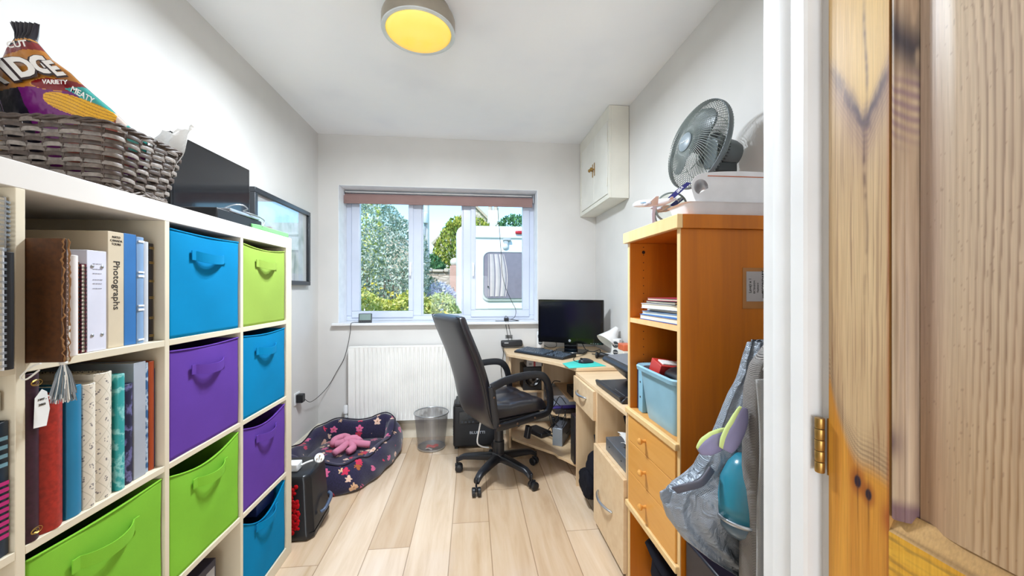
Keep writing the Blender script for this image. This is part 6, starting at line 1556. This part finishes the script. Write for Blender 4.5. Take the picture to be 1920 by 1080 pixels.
# ---------------------------------------------------------------- garden and lane outside the window
gm_ = NM('garden_ground'); nz = gm_.n('TexNoise', {'Scale': 2.0, 'Detail': 5.0}); gm_.l(gm_.obj(), nz.inputs['Vector'])
gm_.set(color=gm_.ramp(nz.outputs['Fac'], [(.35, lin('#6e8a46')), (.65, lin('#a3b070'))]), rough=.95)
struct(MB().box(-60, 60, YB+.32, 90, -.25, -.12).build('ground', gm_.m))
struct(MB().box(-4, XL-.12, YB-.0, YB+.3, -.2, 2.9).box(XR+.12, 5, YB, YB+.3, -.2, 2.9).build('wall_outside', plain('render_wall', '#d9d2c4', .9)))
def leafmat(name, cs, rough=.7):
    m = NM(name); gi = m.n('TexNoise', {'Scale': 9.0, 'Detail': 3.0}); m.l(m.obj(), gi.inputs['Vector'])
    w2 = m.n('TexWhiteNoise', noise_dimensions='3D'); sn = m.n('VectorMath', operation='SNAP'); m.l(m.obj(), sn.inputs[0]); sn.inputs[1].default_value = (.06, .06, .06); m.l(sn.outputs[0], w2.inputs['Vector'])
    f = m.math('ADD', m.math('MULTIPLY', gi.outputs['Fac'], .5), m.math('MULTIPLY', w2.outputs['Value'], .5))
    n = len(cs); m.set(color=m.ramp(f, [(.2+.6*i/(n-1), lin(c)) for i, c in enumerate(cs)]), rough=rough, spec=.2); return m.m
def foliage(c, r, n, size, seed, shape=1.0, up=.2):
    """leaves over a lumpy ellipsoid crown"""
    rr = np.random.RandomState(seed); mb = MB()
    lumps = rr.normal(size=(14, 3)); lumps /= np.linalg.norm(lumps, axis=1)[:, None]
    v = rr.normal(size=(n, 3)); v /= np.linalg.norm(v, axis=1)[:, None]
    k = np.exp(6*(v @ lumps.T-1)).sum(1); rad = (.74+.34*np.clip(k, 0, 1.1))*(rr.uniform(.55, 1, n)**.35)
    P = np.array(c)+v*rad[:, None]*np.array(r); 
    if shape != 1.0: 
        h = (P[:, 2]-(c[2]-r[2]))/(2*r[2]); P[:, :2] = np.array(c[:2])+(P[:, :2]-np.array(c[:2]))*(1.25-h[:, None]*shape)
    T = rr.normal(size=(n, 3))+np.array([0, 0, up*3]); T /= np.linalg.norm(T, axis=1)[:, None]
    S = np.cross(T, rr.normal(size=(n, 3))); S /= np.linalg.norm(S, axis=1)[:, None]
    L = size*rr.uniform(.7, 1.4, n)[:, None]; w_ = L*.42
    A = P-T*L; B = P+S*w_; C_ = P+T*L; D = P-S*w_
    mb.v = np.stack([A, B, C_, D], 1).reshape(-1, 3).tolist(); mb.f = [(4*i, 4*i+1, 4*i+2, 4*i+3) for i in range(n)]; mb.mi = [0]*n
    return mb
barkm = plain('bark', '#7d6f60', .9)
def bush(name, label, cat, c, r, n, size, mat, seed, shape=1.0, group=None, up=.2, flowers=None):
    t = thing(name, label, cat, (c[0], c[1], -.12), 0, group)
    foliage(c, r, n, size, seed, shape, up).build('foliage', mat, t)
    rr = random.Random(seed); st = MB()
    for k in range(6):
        a = rr.uniform(0, 6.28); st.tube([(c[0]+.05*cos(a), c[1]+.05*sin(a), -.12), (c[0]+r[0]*.35*cos(a), c[1]+r[1]*.35*sin(a), c[2])], [.03, .012], 6)
    st.build('stems', barkm, t)
    if flowers:
        fl = foliage(c, tuple(x*1.04 for x in r), flowers[1], flowers[2], seed+50, shape); fl.build('flowers', flowers[0], t)
    return t
silver_leaf = leafmat('silver_leaf', ['#6f8a72', '#9fb09a', '#c9d2c2', '#eef1e6'])
yg = leafmat('yellow_green_leaf', ['#9aae4c', '#c3cc66', '#e2df84', '#f5f0aa']); dg = leafmat('conifer_leaf', ['#4f6b2c', '#7f8f35', '#a9a944', '#c7bd58'])
gg = leafmat('dark_green_leaf', ['#2f5a3c', '#4f7a4c', '#6f9860']); lav = leafmat('lavender_leaf', ['#8f9bc4', '#b9c0de', '#dde2ef', '#a5b8a0'])
yfl = plain('yellow_petal', '#f2d84a', .7)
bush('silver_bush', 'tall silvery green bush outside the left window pane', 'bush', (-1.50, 6.6, 1.45), (.72, .65, 1.36), 15000, .029, silver_leaf, 1)
bush('yellow_tree', 'yellow-green tree behind the silvery bush', 'tree', (-2.45, 8.2, 2.1), (.75, .8, 1.25), 4500, .05, yg, 2)
bush('flowering_shrub', 'yellow-green shrub below the silvery bush, at the pane\'s left', 'shrub', (-1.45, 5.4, .78), (.50, .45, .50), 3800, .034, yg, 3, group='flowering shrubs below the window', flowers=(yfl, 260, .024))
bush('flowering_shrub', 'yellow-green shrub below the silvery bush, at the pane\'s right', 'shrub', (-.90, 5.5, .70), (.42, .42, .50), 3300, .034, yg, 4, group='flowering shrubs below the window', flowers=(yfl, 120, .024))
bush('flowering_shrub', 'pale green shrub with yellow flowers outside the middle pane', 'shrub', (-.45, 5.7, .68), (.34, .4, .46), 2800, .030, leafmat('pale_leaf', ['#93a85a', '#c3cf86', '#e6e8b0']), 5, group='flowering shrubs below the window', flowers=(yfl, 160, .026))
bush('lavender_bush', 'pale lavender blue bush outside the middle pane', 'bush', (-.62, 6.9, .85), (.42, .4, .48), 2200, .034, lav, 6, flowers=(plain('lavender_petal', '#cfd3ee', .7), 500, .02))
bush('green_shrub', 'small green shrub in front of the stone wall', 'shrub', (-.82, 7.5, 1.0), (.35, .35, .42), 1800, .04, gg, 7)
bush('conifer', 'yellow-green conifer behind the garden wall, middle pane', 'conifer', (-.42, 11.6, 1.95), (.75, .6, 1.35), 6500, .055, dg, 8, .5, up=.6)
bush('conifer', 'dark green conifer low behind the garden wall', 'conifer', (-1.12, 11.0, 1.55), (.38, .4, .62), 2400, .05, gg, 9, .3, up=.5)
bush('hedge_tree', 'yellow-green treetop above the caravan roof, right pane', 'tree', (.15, 13.6, 2.75), (.62, .6, .95), 3000, .06, dg, 10, up=.5)
bush('hedge_tree', 'dark green treetop above the caravan roof, right pane', 'tree', (1.45, 13.0, 2.75), (.75, .7, .95), 3400, .06, gg, 11, up=.5)
# garden wall
stn = NM('dry_stone'); vo = stn.n('TexVoronoi', {'Scale': 6.0}); stn.l(stn.obj((1, 1, 2.2)), vo.inputs['Vector']); ve = stn.n('TexVoronoi', {'Scale': 6.0}, feature='DISTANCE_TO_EDGE'); stn.l(stn.obj((1, 1, 2.2)), ve.inputs['Vector'])
cs = stn.n('SeparateColor'); stn.l(vo.outputs['Color'], cs.inputs[0])
stn.set(color=stn.mix(stn.math('LESS_THAN', ve.outputs['Distance'], .05), stn.ramp(cs.outputs[0], [(0, lin('#b9a898')), (.5, lin('#d6c8b8')), (1, lin('#e3d9cc'))]), lin('#8a7a6c')), rough=.95); stn.bump(ve.outputs['Distance'], .6, .03)
gw = thing('garden_wall', 'pinkish dry stone garden wall beyond the shrubs', 'wall', (-1.2, 8.8, -.12))
MB().box(-3.2, -.50, 8.75, 9.05, -.12, 1.62).build('stonework', stn.m, gw, bevel=.02)
cp = MB(); rr = random.Random(3); x = -3.2
while x < -.55:
    w_ = rr.uniform(.16, .3); cp.box(x, min(-.52, x+w_-.01), 8.70, 9.08, 1.62, 1.68+rr.uniform(0, .05)); x += w_
cp.build('coping_stone', plain('coping', '#cfc2b2', .9), gw, bevel=.02)
gp = thing('gate_post', 'pink brick gate post with a white ball cap', 'post', (-.38, 8.3, -.12))
MB().box(-.47, -.27, 8.2, 8.4, -.12, 1.74).build('post', plain('pink_brick', '#c9a396', .9, bump=(20, .3)), gp, bevel=.01); MB().sphere((-.37, 8.3, 1.82), (.10, .10, .095)).build('ball_cap', plain('cap_white', '#ddd8cf', .8), gp, smooth=True)
# pole
up_ = thing('telegraph_pole', 'white utility pole with a grey cylinder near its top', 'pole', (-1.16, 10, -.12))
MB().lathe([(.075, -.12), (.06, 4.6)], 16, Matrix.Translation((-1.16, 10, 0))).build('pole', plain('pole_grey', '#c4bdb6', .8), up_, smooth=True, angle=40)
MB().lathe([(.07, 2.92), (.085, 2.94), (.085, 3.17), (.06, 3.19)], 16, Matrix.Translation((-1.19, 9.9, 0))).build('cylinder', plain('pole_light', '#d9dcde', .5), up_, smooth=True, angle=40)
MB().tube([(-1.19, 9.93, 2.92), (-1.21, 9.95, 2.5), (-1.15, 9.93, 2.2)], .03, 8).build('conduit', plain('conduit_grey', '#8f9396', .6), up_, smooth=True)
# hill
hl_ = thing('hill', 'brown hillside on the skyline', 'hill', (-8, 80, 0))
hm_ = NM('hill_heather'); nz = hm_.n('TexNoise', {'Scale': .4, 'Detail': 6.0}); hm_.l(hm_.obj(), nz.inputs['Vector']); hm_.set(color=hm_.ramp(nz.outputs['Fac'], [(.35, lin('#a8957c')), (.65, lin('#cbb89c'))]), rough=1)
def hf(u, v):
    x = -40+70*u; y = 60+25*v; h = 12.8*math.exp(-((x+16.5)/11.5)**2)+.5*sin(x*.7)*(1-v)+3.0*math.exp(-((x-20)/15)**2)
    return (x, y, -.2+h*sin(pi*min(1, v*1.1))**.8)
MB().grid(hf, 60, 16).build('hillside', hm_.m, hl_, smooth=True)
# stone house whose gable shows above the caravan
hs = thing('stone_house', 'stone house with a steep slated gable beyond the caravan', 'house', (.1, 24, 0))
MB().box(-1.9, 2.1, 22.0, 26.5, -.2, 4.0).build('wall', stn.m, hs); 
MB().prism([(-1.95, 3.95), (2.15, 3.95), (.1, 6.0)], 22.0, 26.5, 'y').build('gable', stn.m, hs)
sl = plain('roof_slate', '#b3a08e', .85)
MB().prism([(-2.2, 3.75), (.1, 6.02), (.1, 6.2), (-2.3, 3.85)], 21.8, 26.7, 'y').prism([(2.4, 3.75), (2.5, 3.85), (.1, 6.2), (.1, 6.02)], 21.8, 26.7, 'y').build('roof', sl, hs)
chm = thing('chimney_house', 'pale chimney stack behind the caravan roof, right pane', 'chimney', (1.0, 15.2, 0))
MB().box(.62, 1.06, 15, 15.45, -.12, 4.35).build('stack', plain('chimney_render', '#d6d0c8', .9), chm, bevel=.01)
for x in (.72, .95): MB().lathe([(.09, 4.35), (.07, 4.6), (.085, 4.62)], 14, Matrix.Translation((x, 15.2, 0))).build('chimney_pot', plain('pot_clay', '#b9a99a', .8), chm, smooth=True, angle=40)
ct = thing('distant_house', 'small pale lilac gabled house below the hill', 'house', (-2.2, 28, 0))
MB().box(-3.35, -2.45, 26, 29, -.12, 3.0).build('wall', plain('lilac_render', '#d9cfe2', .9), ct); MB().prism([(-3.5, 3.0), (-2.3, 3.0), (-2.5, 3.9), (-3.3, 3.9)], 25.8, 29.2, 'y').build('roof', plain('lilac_slate', '#c9bfd6', .8), ct)
# caravan
cv = thing('caravan', 'white touring caravan parked outside the window', 'caravan', (.95, 7.6, -.1))
cvm = plain('caravan_white', '#e6e8e4', .35, noise=1.5); CXa, CXb = -.27, 2.0
def cr(y, k):
    out = []; r = .16; zb, zt = .55, 2.33; xa, xb = CXa+k*.5, CXb-k*.5; zt2 = zt-k
    for cx, cz, a0 in ((xb-r, zt2-r, 0), (xa+r, zt2-r, 90), (xa+.03, zb+.03, 180), (xb-.03, zb+.03, 270)):
        rr_ = r if a0 < 180 else .03
        for q in range(7): a = R(a0+90*q/6); out.append((cx+rr_*cos(a), y, cz+rr_*sin(a)))
    return out
MB().loft([cr(6.50, .12), cr(6.52, .05), cr(6.56, .01), cr(6.62, 0), cr(9.6, 0), cr(9.75, .05), cr(9.8, .15)]).build('body', cvm, cv, smooth=True, angle=35)
# raised roof-edge moulding, lower bumper mouldings
MB().box(.02, 1.9, 6.475, 6.52, 2.10, 2.145).build('roof_moulding', cvm, cv, bevel=.02, seg=3)
MB().box(-.16, 1.9, 6.47, 6.52, .78, .86).build('bumper_moulding', cvm, cv, bevel=.012, seg=3); MB().box(-.16, 1.9, 6.485, 6.52, .90, .93).build('bumper_moulding', cvm, cv, bevel=.008)
# window: grey rubber frame, tinted pane, curtain
def rr2(x0, x1, z0, z1, r, y, n=7):
    out = []
    for cx, cz, a0 in ((x1-r, z1-r, 0), (x0+r, z1-r, 90), (x0+r, z0+r, 180), (x1-r, z0+r, 270)):
        for q in range(n+1): a = R(a0+90*q/n); out.append((cx+r*cos(a), y, cz+r*sin(a)))
    return out
wx0, wx1, wz0, wz1 = .20, 1.55, 1.085, 1.86
b = MB(); b.loft([rr2(wx0-.05, wx1+.05, wz0-.05, wz1+.05, .14, 6.498), rr2(wx0-.05, wx1+.05, wz0-.05, wz1+.05, .14, 6.475), rr2(wx0-.035, wx1+.035, wz0-.035, wz1+.035, .13, 6.465)], caps=True)
b.build('window_surround', cvm, cv, smooth=True, angle=35)
b = MB(); b.loft([rr2(wx0-.012, wx1+.012, wz0-.012, wz1+.012, .11, 6.466), rr2(wx0-.010, wx1+.010, wz0-.010, wz1+.010, .11, 6.455), rr2(wx0, wx1, wz0, wz1, .10, 6.452), rr2(wx0+.004, wx1-.004, wz0+.004, wz1-.004, .10, 6.463)]); b.build('window_frame', plain('rubber_grey', '#8d9296', .5), cv, smooth=True, angle=35)
MB().loft([rr2(wx0+.004, wx1-.004, wz0+.004, wz1-.004, .10, 6.462), rr2(wx0+.004, wx1-.004, wz0+.004, wz1-.004, .10, 6.458)]).build('window_pane', plain('tinted_acrylic', '#8f8792', .08, coat=.6), cv)
ctn = MB(); ctn.grid(lambda u, v: (.27+(.30-.04*v+.05*sin(v*3))*u, 6.4565+.006*sin(u*22)-.003, wz0+.03+(wz1-wz0-.06)*v), 60, 8)
ctn.build('curtain', fabric('cream_curtain', '#d6c9c4', 300), cv, smooth=True)
MB().lathe([(.012, 0), (.012, .02)], 12, Matrix.Translation((.27, 6.455, 1.28)) @ Matrix.Rotation(R(90), 4, 'X')).build('window_catch', black, cv)
MB().box(.98, 1.25, 6.4465, 6.4566, 1.40, 1.66).build('painted_reflection', plain('pale_panel', '#c9cbd6', .3), cv, bevel=.004)  # pale patch laid on the pane as a painted reflection
MB().box(.735, .95, 6.45, 6.5, 2.18, 2.235).build('marker_light', plain('red_lens', '#c2202a', .2), cv, bevel=.015)
hc_ = MB().box(.52, .66, 6.44, 6.50, 2.06, 2.095).box(.54, .61, 6.45, 6.50, 1.97, 2.06); hc_.build('lamp_bracket', plain('bracket_grey', '#b7babb', .4), cv, bevel=.01)
MB().lathe([(.02, 0), (.045, .01), (.05, .04), (.04, .055)], 16, Matrix.Translation((.56, 6.49, 1.96)) @ Matrix.Rotation(R(90), 4, 'X')).build('awning_lamp', plain('lamp_white', '#e3e5e6', .3), cv, smooth=True)
for x in (.15, 1.6): 
    MB().lathe([(.08, -.09), (.30, -.09), (.32, -.06), (.32, .06), (.30, .09), (.08, .09)], 28, Matrix.Translation((x, 7.9, .2)) @ Matrix.Rotation(R(90), 4, 'Y')).build('wheel', black, cv, smooth=True, angle=40)
MB().box(-.15, 1.9, 6.7, 9.5, .42, .56).build('chassis', plain('chassis_grey', '#6d7072', .6), cv)
